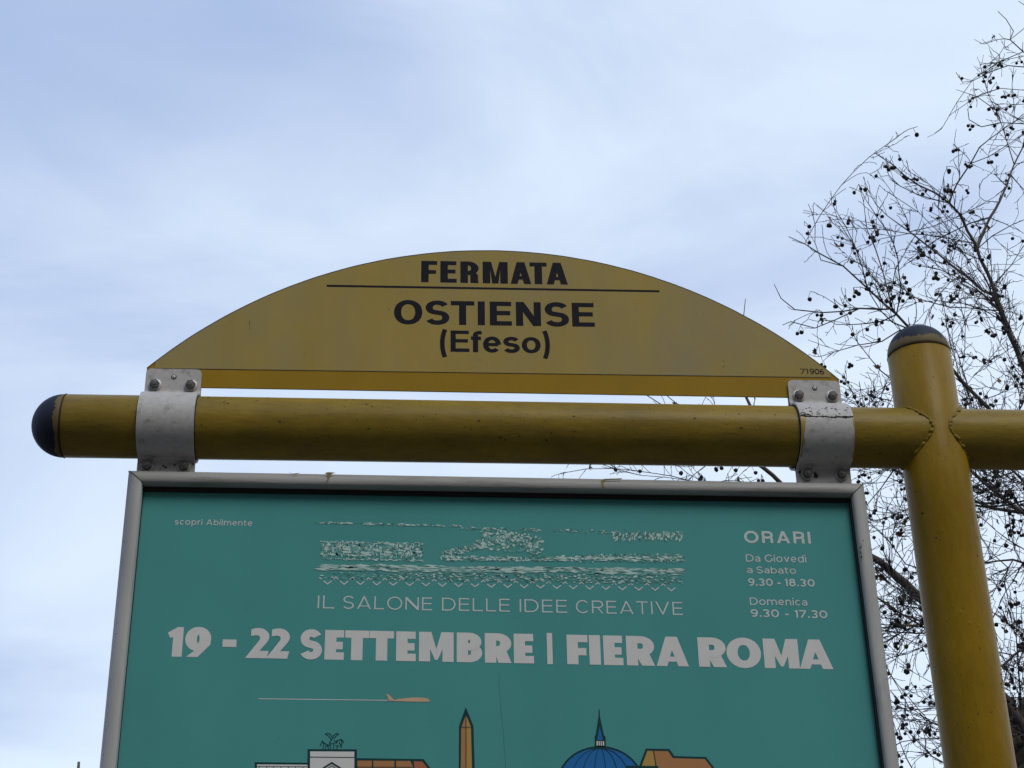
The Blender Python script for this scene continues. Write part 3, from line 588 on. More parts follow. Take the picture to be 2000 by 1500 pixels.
for P in ([(634, 924), (641, 922), (650, 922.5), (656, 924), (650, 925), (646.5, 927), (643, 935), (638.5, 943), (636.5, 943), (640, 934), (639, 927)], [(1174, 938), (1181, 935), (1215, 934), (1214, 936), (1184, 938), (1178, 941), (1180, 951), (1176, 951)], [(560, 921), (572, 925), (588, 923), (575, 927)]):
    Q = [at(x, y, YF-.0004) for x, y in P]; V, F = poly([(q.x, q.z) for q in Q]); mb.add([(x, YF-.0004, z) for x, z in V], F)
mb.build('paint_drip', basic('dull_drip', (.20, .155, .055), .5, var=.3, scale=200), frame, kind='stuff')
mb = MB(); rn = random.Random(3)
for k in range(70):
    if k < 26: x, y, r = rn.gauss(1681 + (k/26)*3, 1.2), 1052 + 42*rn.random(), rn.uniform(.4, 1.5)
    elif k < 50: t = rn.random(); x, y, r = 255 - 57*t + rn.uniform(-2, 8), 925 + 560*t, rn.uniform(.3, .9)
    else: t = rn.random(); x, y, r = 1688 + 66*t + rn.uniform(-4, 3), 950 + 540*t, rn.uniform(.3, .8)
    q = at(x, y, YF); blotch(mb, q.x, q.z, r/1165, lambda a, b: Vector((a, YF-.0003, b)), k, 8)
mb.build('grime_spot', M_DIRT_LINES, frame, kind='stuff')

# ------------------------------------------------------------------ poster
TEAL = (.080, .322, .300)
def teal_mat():
    m = basic('teal_poster_print', TEAL, .4, 0, .12, .05, 5, .0, 60)
    t = m.node_tree; b = t.nodes['Principled BSDF']; n = t.nodes.new; l = t.links.new
    co = n('ShaderNodeTexCoord'); mpp = n('ShaderNodeMapping'); mpp.inputs['Scale'].default_value = (3.2, 1, .55); l(co.outputs['Object'], mpp.inputs[0])
    nz = n('ShaderNodeTexNoise'); nz.inputs['Scale'].default_value = 1.6; nz.inputs['Detail'].default_value = 2; l(mpp.outputs[0], nz.inputs['Vector'])
    bp = n('ShaderNodeBump'); bp.inputs['Strength'].default_value = .5; bp.inputs['Distance'].default_value = .02; l(nz.outputs[0], bp.inputs['Height']); l(bp.outputs[0], b.inputs['Normal'])
    return m
M_TEAL = teal_mat()
M_WHITE = basic('poster_white', (.69, .68, .65), .5, 0, .1, .04, 30)
M_PALE = basic('poster_pale', (.60, .64, .62), .5, 0, .1, .04, 30)
M_NAVY = basic('poster_outline', (.012, .055, .055), .5, 0, .1, .1, 30)
M_OR = basic('poster_orange', (.44, .215, .09), .5, 0, .1, .06, 30)
M_OC = basic('poster_ochre', (.46, .29, .085), .5, 0, .1, .06, 30)
M_RED = basic('poster_brick', (.42, .15, .08), .5, 0, .1, .06, 30)
M_PEACH = basic('poster_peach', (.62, .42, .27), .5, 0, .1, .06, 30)
M_BLUE = basic('poster_blue', (.022, .16, .42), .5, 0, .1, .08, 30)
poster = thing('poster', (.62, 0, zbot + WR), 'teal exhibition poster with white dates and city skyline inside the aluminium frame', 'poster')
x0, x1, zt, zz = TL.x+WR-.002, TR.x-WR+.002, TL.z-WR+.002, zbot+WR-.002
obj('sheet', [(x0, 0, zz), (x1, 0, zz), (x1, 0, TR.z-WR+.002), (x0, 0, zt), (x0, .002, zz), (x1, .002, zz), (x1, .002, TR.z-WR+.002), (x0, .002, zt)], [(0, 1, 2, 3), (7, 6, 5, 4), (0, 4, 5, 1), (1, 5, 6, 2), (2, 6, 7, 3), (3, 7, 4, 0)], M_TEAL, poster)
YP = -.00025
def sc(x): return x
p = Print(YP)
for t, a, b in (('scopri', 605, 806), ('Abilmente', 834, 1172)):
    p.text(fit(t, 180+a/3.75, 180+b/3.75, .14, .20), (341, 1024.4), (492.5, 1027.2), 11.2, 11.2, .145, .14, xh=.78)
p.build('caption', M_PALE, poster)
p = Print(YP)
for t, a, b in (('IL', 100, 182), ('SALONE', 225, 660), ('DELLE', 708, 1040), ('IDEE', 1088, 1320), ('CREATIVE', 1363, 1885)):
    p.text(fit(t, 580+a/2.5, 580+b/2.5, .10, .24), (620, 1188), (1334, 1201.2), 25, 25.2, .105, .095)
p.build('subtitle', M_PALE, poster)
p = Print(YP); HD = [('1', 540, 655), ('9', 672, 862), ('-', 948, 1050), ('2', 1120, 1285), ('2', 1272, 1436)]
L = conv(HD, 3.75, 180) + conv([('S', 12, 120), ('E', 133, 228), ('T', 232, 350), ('T', 352, 472), ('E', 483, 580), ('M', 595, 765), ('B', 780, 905), ('R', 918, 1048), ('E', 1060, 1158), ('F', 1320, 1423), ('I', 1432, 1483), ('E', 1500, 1595), ('R', 1612, 1749), ('A', 1757, 1914)], 2.5, 580) + conv([('R', 246, 450), ('O', 455, 708), ('M', 728, 985), ('A', 985, 1230)], 3.75, 1300)
p.text(L, (327, 1282.2), (1628, 1307.2), 58, 57.5, .375, .25, .97, heavy=True)
p.text([('|', 1068, 1081)], (1060, 1297), (1090, 1297.5), 61, 61, .17, .1)
p.build('headline', M_WHITE, poster)
p = Print(YP)
def zr(txt, a, b, y0, y1, h, tv, th, gap=.17):
    p.text(fit(txt, 1300+a/3.75, 1300+b/3.75, tv, gap), (1300+a/3.75, 1000+y0/3.75), (1300+b/3.75, 1000+y1/3.75), h/3.75, h/3.75, tv, th, xh=.75)
zr('ORARI', 578, 1066, 225, 232, 87, .215, .19, .26)
zr('Da', 590, 695, 363, 365, 53, .15, .135); zr('Giovedì', 728, 1032, 365, 370, 53, .15, .135)
zr('a', 597, 638, 447, 448, 50, .15, .135); zr('Sabato', 668, 957, 449, 453, 50, .15, .135)
zr('9.30', 607, 787, 540, 542, 54, .2, .18); zr('-', 820, 846, 543, 543.3, 54, .2, .18); zr('18.30', 876, 1094, 543, 547, 54, .2, .18)
zr('Domenica', 619, 1039, 680, 686, 54, .15, .135)
zr('9.30', 625, 833, 768, 771, 56, .2, .18); zr('-', 877, 906, 772, 772.3, 56, .2, .18); zr('17.30', 948, 1187, 774, 778, 56, .2, .18)
p.build('opening_hours', M_PALE, poster)
# dashed zigzag under the worn title
p = Print(YP)
per = 31.97
for k in range(22):
    xb = 640 + k*per; yb = 1140.5 + k*per*.0198
    if k < 22 or True: p.line([(xb-8, yb-6.2), (xb, yb), (xb+8, yb-6.2)], 2.2)
    if k == 0: p.line([(xb-16.5, yb-13), (xb-11.5, yb-9)], 2)
    if k < 21: p.line([(xb+11.5, yb-9), (xb+16, yb-12.8), (xb+20.5, yb-9)], 1.9)
p.build('zigzag_rule', M_PALE, poster)
# worn, smeared title band
tones = [basic('smear_pale', (.50, .68, .62), .5, spec=.1), basic('smear_mid', (.17, .41, .37), .5, spec=.1), basic('smear_dark', (.040, .185, .165), .5)]
pr = [Print(YP-.0003), Print(YP-.00015), Print(YP)]
rn = random.Random(21)
def smear(n_, fx, fy, wx, wy, tl, slant=0.0):
    for k in range(int(n_*2.2)):
        x, y = fx(), 0; y = fy(x); a = rn.uniform(*wx)*.75; b = rn.uniform(*wy)*.8; s_ = slant + rn.uniform(-.5, .5); t = rn.choice(tl)
        P = [(x-a, y+rn.uniform(-1, 1)), (x-a*.3+s_*b, y-b*rn.uniform(.5, 1)), (x+a, y+rn.uniform(-1, 1)+s_), (x+a*.2-s_*b, y+b*rn.uniform(.5, 1))]
        pr[t].fill(P)
zy = lambda x, z: 980 + z/2.5 + (x-620)*0
U = rn.uniform
smear(150, lambda: U(625, 1336), lambda x: 1108 + (x-625)*.012 + U(-6, 6), (8, 24), (1.5, 4), [1, 1, 0], 0)
smear(150, lambda: U(628, 1336), lambda x: 1123 + (x-628)*.014 + U(-6, 8), (2, 7), (1, 3), [1, 2, 0], .6)
smear(60, lambda: U(618, 900), lambda x: 1021 + (x-618)*.022 + U(-1.5, 1.5), (2, 8), (1, 2.6), [0, 0, 1, 2])
smear(70, lambda: U(900, 1335), lambda x: 1031 + (x-900)*.026 + U(-3, 3), (2, 6), (1, 2.8), [0, 1, 1, 2])
smear(70, lambda: U(1195, 1332), lambda x: 1048 + U(-7, 7), (1.2, 2.6), (4, 8), [0, 0, 1, 2], .3)
smear(60, lambda: U(630, 824), lambda x: 1074 + U(-11, 11), (5, 12), (2, 5), [1, 1, 0], 0)
smear(70, lambda: U(860, 1336), lambda x: 1091 + U(-4, 4), (6, 14), (1.5, 4), [1, 1, 0], 0)
smear(60, lambda: U(930, 1060), lambda x: 1050 + (x-930)*.1 + U(-14, 20), (3, 8), (2, 6), [1, 0, 1], .3)
smear(190, lambda: U(628, 826), lambda x: 1074 + (x-628)*.02 + U(-13, 13), (1.2, 3.2), (3, 9), [0, 1, 1, 2], .2)
smear(60, lambda: U(628, 826), lambda x: 1058 + (x-628)*.02 + U(-2, 2), (2, 6), (1, 2.2), [0, 0, 1])
smear(60, lambda: U(628, 826), lambda x: 1091 + (x-628)*.02 + U(-2, 2), (2, 7), (1, 2.2), [0, 1, 1])
smear(120, lambda: U(860, 1000), lambda x: 1086 - (x-860)*.28 + U(-7, 7), (1.5, 4), (2, 6), [0, 1, 1, 2], -.6)
smear(80, lambda: U(940, 1050), lambda x: 1040 + (x-940)*.15 + U(-10, 16), (1.5, 4), (2, 6), [0, 1, 2], .2)
smear(120, lambda: U(870, 1140), lambda x: 1092 + U(-6, 4), (1.5, 5), (1.5, 4), [0, 1, 2, 2])
smear(130, lambda: U(1132, 1336), lambda x: 1090 + U(-8, 8), (1.5, 5), (1.5, 4), [0, 1, 1, 2])
smear(170, lambda: U(625, 1336), lambda x: 1109 + (x-625)*.008 + U(-4, 4), (6, 22), (.8, 2.4), [0, 1, 1, 2])
smear(260, lambda: U(760, 1336), lambda x: 1124 + (x-760)*.014 + U(-8, 8), (2, 6), (1, 3), [1, 1, 2, 2, 1, 0], .8)
for q, m in zip(pr, tones): q.build('worn_title_print', m, poster)['kind'] = 'stuff'
# aeroplane and its trail
p = Print(YP); p.line([(505, 1364.8), (640, 1366.3), (757, 1367.8)], 1.5); p.build('vapour_trail', M_PALE, poster)
p = Print(YP-.0002)
p.fill([(757, 1369), (762, 1367.3), (770, 1367), (780, 1365), (792, 1363.4), (806, 1362.4), (818, 1362.2), (829, 1363), (836, 1365), (839.6, 1368), (838, 1370.6), (820, 1370.7), (790, 1369.9)])
p.fill([(753.8, 1355.6), (758.5, 1356), (763, 1360), (769.5, 1367), (758.5, 1367.5), (757, 1361)]); p.build('aeroplane', M_PEACH, poster)
def a4(*P): return [(460 + x/4, 1320 + y/4) for x, y in P]
def a3(*P): return [(860 + x/3.3333, 1350 + y/3.3333) for x, y in P]
def art(name, back, fills, lines):
    q = Print(YP); q.fill(back); q.build(name + '_outline', M_NAVY, poster)
    for k, (m, P) in enumerate(fills): q = Print(YP-.0003); q.fill(P); q.build(name + '_fill', m, poster)
    q = Print(YP-.0006)
    for P, w_ in lines: q.line(P, w_)
    if lines: q.build(name + '_lines', M_NAVY, poster)
art('obelisk', a3((166,103),(216,228),(224,500),(228,760),(117,760),(120,500),(122,225)),
    [(M_OR, a3((166,155),(166,760),(130,760),(133,500),(136,238))), (M_OC, a3((168,155),(199,232),(206,500),(210,760),(168,760)))],
    [(a3((167,150),(168,760)), 1.4), (a3((132,234),(204,234)), 1)])
art('monument', a4((563,572),(948,574),(950,900),(560,900)), [(M_WHITE, a4((583,590),(928,592),(928,900),(580,900)))],
    [(a4((583,634),(928,637)), 1.3), (a4((655,740),(752,680),(850,740),(850,900)), 3), (a4((690,740),(752,702),(812,740)), 1.2)])
art('left_wing', a4((150,674),(563,679),(563,900),(148,900)), [(M_WHITE, a4((168,692),(562,694),(562,900),(166,900)))],
    [(a4((168,708),(560,710)), 1)] + [(a4((x, 710), (x, 900)), 1.2) for x in (185, 243, 298, 355, 413, 470, 528)])
art('right_wing', a4((948,643),(1470,650),(1530,730),(1560,900),(948,900)), [(M_OR, a4((952,662),(1365,665),(1392,722),(1400,900),(952,900))), (M_RED, a4((1392,668),(1460,670),(1510,735),(1530,900),(1418,900)))],
    [(a4((1071,664),(1071,900)), 2.6), (a4((1248,664),(1248,900)), 2.6), (a4((952,712),(1390,714)), 1)])
q = Print(YP)
for P in (((700,455),(722,448),(742,458),(760,490)), ((700,455),(728,470),(742,490),(748,508)), ((808,455),(785,450),(765,468),(752,500)), ((808,455),(785,470),(768,490)),
          ((750,500),(735,520),(732,545),(700,530),(678,508),(662,545),(660,552)), ((678,508),(690,530),(682,572)), ((700,572),(704,550),(722,545),(726,572)), ((742,572),(745,520)), ((765,572),(768,530)),
          ((768,505),(785,518),(795,500)), ((782,530),(805,505),(822,495),(840,508),(844,525)), ((822,495),(832,520),(828,560)), ((790,572),(802,545),(780,548)), ((808,520),(822,535),(818,560)), ((752,528),(775,528))):
    q.line(a4(*P), 1.5)
q.build('statue_group_lines', M_NAVY, poster)
dm = [(1172 + 84*cos(radians(a)), 1530 - 73*sin(radians(a))*1.0) for a in range(0, 181, 6)]
dmi = [(1172 + 80.5*cos(radians(a)), 1531 - 70*sin(radians(a))) for a in range(0, 181, 6)]
art('dome', dm, [(M_BLUE, dmi)], [([(1172 + s_*80*cos(radians(a))*f, 1531 - 70*sin(radians(a))) for a in range(0, 89, 8)], 1.1) for s_ in (-1, 1) for f in (.15, .45, .72)])
art('lantern', a3((1005,290),(1010,290),(1030,165),(1031,115),(1036,115),(1039,165),(1066,290),(1076,290),(1078,362),(1005,360)), [(M_BLUE, a3((1036,225),(1058,318),(1022,318))), (M_WHITE, a3((1017,324),(1066,325),(1067,354),(1017,353)))],
    [(a3((x, 320), (x, 356)), 1.3) for x in (1029, 1042, 1055)])
art('palace', a3((1285,510),(1338,373),(1492,376),(1524,422),(1730,428),(1800,520),(1800,700),(1285,700)),
    [(M_OC, a3((1348,388),(1385,389),(1402,492),(1310,490))), (M_OR, a3((1392,389),(1482,391),(1514,436),(1722,442),(1775,510),(1780,700),(1412,700)))],
    [(a3((1388,386),(1408,500)), 1.6), (a3((1210,492),(1420,494)), 4)])
p = Print(YP); rn = random.Random(4)
P = [(974, 1315), (976, 1350), (978, 1385), (983, 1430), (988, 1505)]; p.line(P, .5)
for x, y in ((482, 1188), (839, 1407), (545, 1441), (1568, 1170)): p.line([(x, y), (x+.6, y+3)], .8)
p.build('scratch', basic('poster_scratch', (.03, .14, .13), .6), poster)['kind'] = 'stuff'

# ------------------------------------------------------------------ trees
BARK = basic('plane_tree_bark', (.105, .085, .068), .85, var=.35, scale=14, bump=.6, bscale=60, dark=(.05, .04, .032), dpos=(.4, .65), dscale=5)
TWIG = basic('dark_twig', (.045, .036, .030), .85, var=.3, scale=20)
BALL = basic('seed_ball', (.028, .021, .016), .95, var=.4, scale=90)
LEAFM = basic('dead_leaf', (.085, .038, .020), .8, var=.4, scale=40)
LEAF2 = basic('ochre_dead_leaf', (.23, .14, .05), .8, var=.4, scale=40)
ENV = [(-60, 2000), (0, 1985), (20, 1945), (60, 1900), (160, 1872), (200, 1868), (262, 1705), (330, 1700), (400, 1575), (450, 1528), (520, 1515), (640, 1512), (700, 1560), (740, 1500), (752, 1150), (900, 1040), (940, 1040), (960, 1100), (1100, 1100), (1600, 1100)]
def env(y):
    if y <= ENV[0][0]: return ENV[0][1]
    for (a, b), (c, d) in zip(ENV, ENV[1:]):
        if a <= y <= c: return b + (d-b)*(y-a)/(c-a)
    return ENV[-1][1]
def smooth_path(P, step):
    P = [Vector(p) for p in P]; Q = []
    for i in range(len(P)-1):
        a = P[max(i-1, 0)]; b = P[i]; c = P[i+1]; d = P[min(i+2, len(P)-1)]; n = max(1, int((c-b).length/step))
        for k in range(n):
            t = k/n; Q.append(.5*((2*b)+(c-a)*t+(2*a-5*b+4*c-d)*t*t+(3*b-a-3*c+d)*t**3))
    return Q + [P[-1]]
rt = random.Random(77)
def rv(s=1.0): return Vector((rt.gauss(0, s), rt.gauss(0, s), rt.gauss(0, s)))
class Tree:
    def __init__(s, root): s.root = root; s.tw = MB(); s.bl = MB(); s.tips = []; s.leafspots = []; s.nodes = []
    def limb(s, P, r0, r1, density, lmax, name='branch', n=7, snap=True):
        P = [Vector(p) for p in P]
        if s.nodes and snap and P[0] is not CR:      # start on the wood that is already there
            x, y = px_of(P[0]); best = min(s.nodes, key=lambda q: (q[1]-x)**2 + (q[2]-y)**2)
            dd = sqrt((best[1]-x)**2 + (best[2]-y)**2)
            if dd < 8: P[0] = best[0]
            else: P.insert(0, best[0])
        Q = smooth_path(P, .12)
        Q = [q + rv(.006) if 0 < i < len(Q)-1 else q for i, q in enumerate(Q)]
        mb = MB(); N_ = len(Q); r1 = min(r1, .0026) if r1 < .0065 else r1; R = [(r0 + (r1-r0)*(i/(N_-1))**.8) * (1 + .10*rt.gauss(0, 1)*(1 if r0 < .03 else .3)) for i in range(N_)]
        mb.tube(Q, R, n); mb.build(name, BARK if r0 > .012 else TWIG, s.root, True)
        s.dress(Q, R, density, lmax)
        s.nodes += [(q, *px_of(q), rr, (Q[min(i+1, N_-1)]-Q[max(i-1, 0)]).normalized()) for i, (q, rr) in enumerate(zip(Q, R))]
        return Q
    def dress(s, Q, R, density, lmax):
        for i in range(1, len(Q)-1):
            k = (Q[i+1]-Q[i]).length * density * 1.15
            while rt.random() < k:
                k -= 1; t = (Q[i+1]-Q[i]).normalized()
                d = (t*rt.uniform(.5, 1.3) + rv(.5) + Vector((0, 0, .12))).normalized()
                s.twig(Q[i], d, lmax*(.22 + .78*rt.random()**1.7), min(R[i]*.6, .0052), 0)
        s.twig(Q[-1], (Q[-1]-Q[-2]).normalized(), lmax*.4, R[-1], 1)
        s.twig(Q[-1], ((Q[-1]-Q[-2]).normalized() + rv(.4)).normalized(), lmax*.3, R[-1], 1)
    def twig(s, p, d, L, r, lv):
        st = .034; n = max(3, int(L/st)); P = [p]; bend = rv(.10); bend.z += .045; side = d.cross(rv(1)).normalized(); kick = rt.uniform(.10, .26)
        for k in range(n):
            d = (d + bend + side*(kick if k % 2 else -kick) + rv(.11)).normalized()
            if k % 4 == 0: bend = bend*.6 + rv(.05)
            P.append(P[-1] + d*st)
        x, y = px_of(P[-1])
        if x < env(y) - 6 and s.check: return
        r1 = .0022; R = [max(r + (r1-r)*k/n, r1) for k in range(n+1)]
        s.tw.tube(P, R, 3, False)
        for k in range(1, n):
            if rt.random() < .30:      # buds and spurs at the joints
                q = (P[k+1]-P[k]).normalized()*.6 + rv(.6); q.normalize(); s.tw.tube([P[k], P[k]+q*rt.uniform(.008, .026)], [.0028, .0018], 3, False)
            if lv < 2 and rt.random() < (.13 if lv == 0 else .06):
                q = ((P[k+1]-P[k]).normalized()*.9 + rv(.5)).normalized(); s.twig(P[k], q, L*rt.uniform(.3, .6), max(r*.75, .0024), lv+1)
        s.tips.append(P[-1])
        if rt.random() < .35 and n > 3: s.tips.append(P[rt.randrange(2, n)])
    def balls(s, prob):
        for tip in s.tips:
            if rt.random() < prob:
                for k in range(rt.choice((1, 1, 1, 2, 2, 3))):
                    st = tip + Vector((rt.gauss(0, .012), rt.gauss(0, .012), -rt.uniform(.02, .06))); c = st + Vector((rt.gauss(0, .014), rt.gauss(0, .014), -.015)); R = rt.uniform(.0125, .0168)
                    s.tw.tube([tip, st, c], [.0018]*3, 3, False)
                    V, F = ICO; k0 = len(s.bl.V); s.bl.V += [c + v*(R*(1+.08*rt.gauss(0, 1))) for v in V]; s.bl.F += [tuple(i+k0 for i in f) for f in F]; s.bl.I += [0]*len(F)
            elif rt.random() < .15: s.leafspots.append(tip)
    def finish(s, nleaf):
        s.tw.build('twigs', TWIG, s.root, kind='stuff')
        if s.bl.V: s.bl.build('seed_balls', BALL, s.root, True, kind='stuff')
        rt.shuffle(s.leafspots)
        for tip in s.leafspots[:nleaf]:
            S_ = rt.uniform(.020, .046); u = rv(1).normalized(); v = u.cross(rv(1)).normalized(); w_ = u.cross(v); V = []
            for k in range(11):   # a curled lobed leaf
                a = 2*pi*k/11; rr = S_*(1.0 if k % 2 else .68)*rt.uniform(.6, 1.3); V.append(tip + Vector((0, 0, -.02)) + u*cos(a)*rr + v*sin(a)*rr*.55 + w_*(rr*rr/S_*rt.uniform(.2, .8)))
            V.append(tip + Vector((0, 0, -.02)))
            obj('leaf', V, [(k, (k+1) % 11, 11) for k in range(11)], LEAFM if rt.random() < .8 else LEAF2, s.root)
def ico():
    import bmesh
    bm = bmesh.new(); bmesh.ops.create_icosphere(bm, subdivisions=2, radius=1); V = [v.co.copy() for v in bm.verts]; F = [tuple(v.index for v in f.verts) for f in bm.faces]; bm.free(); return V, F
ICO = ico()
D0 = 7.6                # the tree stands about ten metres from the camera
base = Vector((4.75, D0 + .8, 0))
tr = thing('plane_tree', base, 'bare winter plane tree with hanging seed balls behind the yellow post', 'tree')
T = Tree(tr); T.check = True
mb = MB(); TP = smooth_path([base, base + Vector((.05, 0, 1.3)), base + Vector((-.08, .05, 2.6)), base + Vector((-.05, 0, 3.7))], .2)
mb.tube([p + rv(.006) for p in TP], [.24 - .085*i/(len(TP)-1) + (.07*(1-i/2) if i < 2 else 0) for i in range(len(TP))], 18); mb.build('trunk', BARK, tr, True)
CR = TP[-1]
def tp(L, y0, y1): n = len(L)-1; return [at(a, b, y0 + (y1-y0)*k/max(n, 1)) for k, (a, b) in enumerate(L)]
dB = D0 + .4
# thick limbs leaving the fork, then the branches traced from them
T.limb([CR] + tp([(2040, 1490), (1998, 1425), (1964, 1370), (1880, 1262), (1795, 1167), (1715, 1100), (1655, 1058), (1590, 1000), (1510, 931), (1480, 905)], D0+.5, D0-.1), .060, .014, 4, .5, n=10)
T.limb(tp([(1480, 905), (1455, 850), (1470, 800), (1455, 776), (1425, 715), (1448, 640), (1456, 584)], D0-.1, D0-.2), .018, .003, 5, .25)
T.limb(tp([(1655, 1058), (1560, 985), (1420, 955), (1310, 930), (1200, 914), (1110, 922)], D0, D0+.3), .007, .0022, 9, .35)
T.limb(tp([(1480, 905), (1400, 850), (1300, 795), (1262, 770), (1200, 740)], D0-.1, D0-.5), .007, .003, 9, .3)
T.limb(tp([(1460, 850), (1340, 800), (1290, 760)], D0-.1, D0-.3), .006, .003, 8, .25)
LB = [CR, at(2300, 1150, dB+.2), at(2120, 900, dB+.2)] + tp([(2040, 790), (2000, 716), (1973, 649), (1950, 587), (1917, 506), (1892, 450), (1855, 397), (1795, 362), (1744, 325), (1707, 298)], dB+.2, dB-.3)
QB = T.limb(LB, .075, .005, 9, .45, n=10)
T.limb(tp([(1905, 488), (1925, 445), (1942, 408), (1960, 377), (1987, 307), (2010, 270), (2050, 180)], dB, dB+.6), .016, .006, 8, .6)
T.limb(tp([(1860, 400), (1870, 360), (1896, 320), (1912, 288), (1933, 272), (1973, 245), (2020, 215)], dB, dB-.5), .009, .004, 8, .5)
T.limb(tp([(1967, 640), (1939, 576), (1917, 565), (1886, 540), (1858, 518), (1810, 478), (1777, 453), (1732, 420), (1699, 378)], dB+.1, dB+.7), .018, .004, 9, .5)
LD = [CR, at(2260, 1080, dB-.6)] + tp([(2060, 960), (1928, 794), (1886, 752), (1858, 716), (1815, 672), (1780, 640), (1749, 612), (1726, 593), (1693, 562), (1648, 520), (1600, 492), (1572, 477), (1540, 462)], dB-.6, dB-1.1)
T.limb(LD, .055, .004, 9, .42, n=9)
T.limb(tp([(1735, 604), (1720, 602), (1676, 602), (1611, 609), (1555, 604), (1525, 584), (1512, 555)], dB-1, dB-1.3), .008, .0028, 11, .38)
T.limb(tp([(1800, 655), (1760, 646), (1720, 665), (1676, 674), (1637, 688), (1600, 697)], dB-1, dB-.5), .007, .003, 10, .33)
T.limb(tp([(1748, 608), (1743, 604), (1723, 534), (1709, 486), (1693, 447), (1687, 396)], dB-1, dB-1), .007, .0028, 9, .35)
T.limb(tp([(1676, 602), (1630, 625), (1590, 640), (1545, 630), (1528, 635)], dB-1.1, dB-1.0), .005, .0028, 6, .3)
T.limb(tp([(1648, 520), (1600, 508), (1590, 440), (1588, 422)], dB-1, dB-1.2), .004, .0028, 4, .2)
T.limb([at(2120, 980, dB), *tp([(2030, 1030), (1997, 997), (1942, 964), (1901, 926), (1860, 880), (1800, 800), (1745, 745), (1700, 700), (1660, 640)], dB, dB+.6)], .026, .004, 8, .5)
T.limb([at(2100, 1060, dB+.2), *tp([(2030, 1010), (1989, 1003), (1934, 993), (1901, 977), (1850, 940), (1780, 935), (1720, 880), (1680, 800), (1650, 740)], dB+.2, dB+1.0)], .024, .004, 8, .5)
T.limb([at(2150, 960, dB+.5), *tp([(2060, 970), (2000, 938), (1979, 924), (1930, 870), (1900, 800), (1880, 720), (1850, 640)], dB+.5, dB+1.2)], .020, .004, 8, .5)
T.limb(tp([(2060, 1110), (2000, 1097), (1979, 1093), (1947, 1094), (1919, 1100), (1850, 1120), (1770, 1102), (1738, 1060), (1705, 1028), (1660, 980)], dB, dB+.4), .014, .006, 7, .4)
T.limb(tp([(2010, 1120), (1983, 1075), (1976, 1045), (1964, 985), (1950, 950), (1920, 860)], dB+.6, dB+.2), .006, .003, 5, .3)
T.limb(tp([(1850, 1255), (1791, 1218), (1757, 1197), (1725, 1177), (1670, 1130)], dB-.3, dB), .011, .005, 6, .4)
T.limb(tp([(1850, 1200), (1800, 1218), (1760, 1234), (1734, 1254), (1690, 1270)], dB-.3, dB-.6), .010, .004, 5, .35)
T.limb(tp([(1700, 1230), (1740, 1320), (1756, 1342), (1792, 1380), (1810, 1406), (1806, 1440)], dB-.2, dB-.4), .007, .003, 5, .3)
T.limb([at(2060, 1440, dB), *tp([(1900, 1430), (1836, 1438), (1800, 1442), (1760, 1450), (1720, 1470)], dB, dB+.4)], .012, .006, 6, .4)
T.limb([at(2080, 1240, dB-.4), *tp([(2000, 1266), (1980, 1280), (1954, 1304), (1900, 1340), (1840, 1345), (1800, 1370)], dB-.4, dB-.6)], .012, .004, 7, .4)
T.limb([at(2060, 1540, dB+.4), *tp([(1900, 1560), (1800, 1530), (1770, 1480), (1745, 1410)], dB+.4, dB+.4)], .012, .004, 6, .4)
# top right
T.limb([CR, at(2400, 600, dB), at(2160, 250, dB), *tp([(2060, 150), (2000, 101), (1973, 80), (1976, 59), (1965, 38), (1949, 22)], dB, dB-.4)], .06, .003, 3, .28, n=8)
T.limb(tp([(1973, 82), (1950, 76), (1923, 86)], dB-.3, dB-.4), .004, .0028, 3, .15)
T.limb([at(2080, 160, dB), *tp([(2000, 130), (1968, 130), (1933, 139), (1900, 155), (1880, 160), (1867, 141)], dB, dB-.2)], .006, .0028, 4, .25)
T.limb([at(2080, 200, dB), *tp([(2000, 176), (1955, 173), (1907, 187), (1872, 213)], dB, dB+.2)], .006, .0028, 4, .25)
T.limb([at(2080, 260, dB), *tp([(2000, 244), (1955, 240), (1933, 208), (1907, 187), (1867, 175)], dB, dB+.3)], .007, .0028, 4, .25)
T.limb(tp([(1955, 240), (1917, 248), (1891, 235), (1889, 214), (1896, 205)], dB+.1, dB), .005, .0028, 4, .2)
T.limb(tp([(2060, 60), (2000, 12), (1989, 2)], dB, dB), .005, .0028, 3, .2)
# a second storey of smaller branches, each growing out of the wood already there
rb = random.Random(15); made = 0
WIN = [(1880, 2090, 480, 1000, 46), (1800, 2090, 880, 1560, 72), (1850, 2080, 250, 560, 16), (1650, 1880, 700, 1110, 36), (1690, 1850, 1100, 1500, 38), (1930, 2080, 60, 300, 9), (1560, 1800, 440, 660, 18), (1200, 1560, 740, 960, 8), (1905, 2080, 1050, 1430, 34)]
for (xa, xb_, ya, yb_, cnt) in WIN:
    for k in range(cnt):
        cand = [q for q in T.nodes if xa < q[1] < xb_ and ya < q[2] < yb_ and q[3] > .0035]
        if not cand: break
        q = rb.choice(cand); d = (q[4]*rb.uniform(.2, .9) + Vector((rb.gauss(-.25, .6), rb.gauss(0, .6), rb.gauss(.15, .55)))).normalized(); L_ = rb.uniform(.4, 1.1); P = [q[0]]; bd = Vector((rb.gauss(0, .22), rb.gauss(0, .22), rb.gauss(.05, .22)))
        for m in range(4): d = (d + bd*.6).normalized(); P.append(P[-1] + d*L_/4)
        x, y = px_of(P[-1])
        if x < env(y) + 10: continue
        T.limb(P, min(q[3]*.7, rb.uniform(.0045, .009)), .003, 12, .45, n=5, snap=False)
T.balls(.14); T.finish(210)

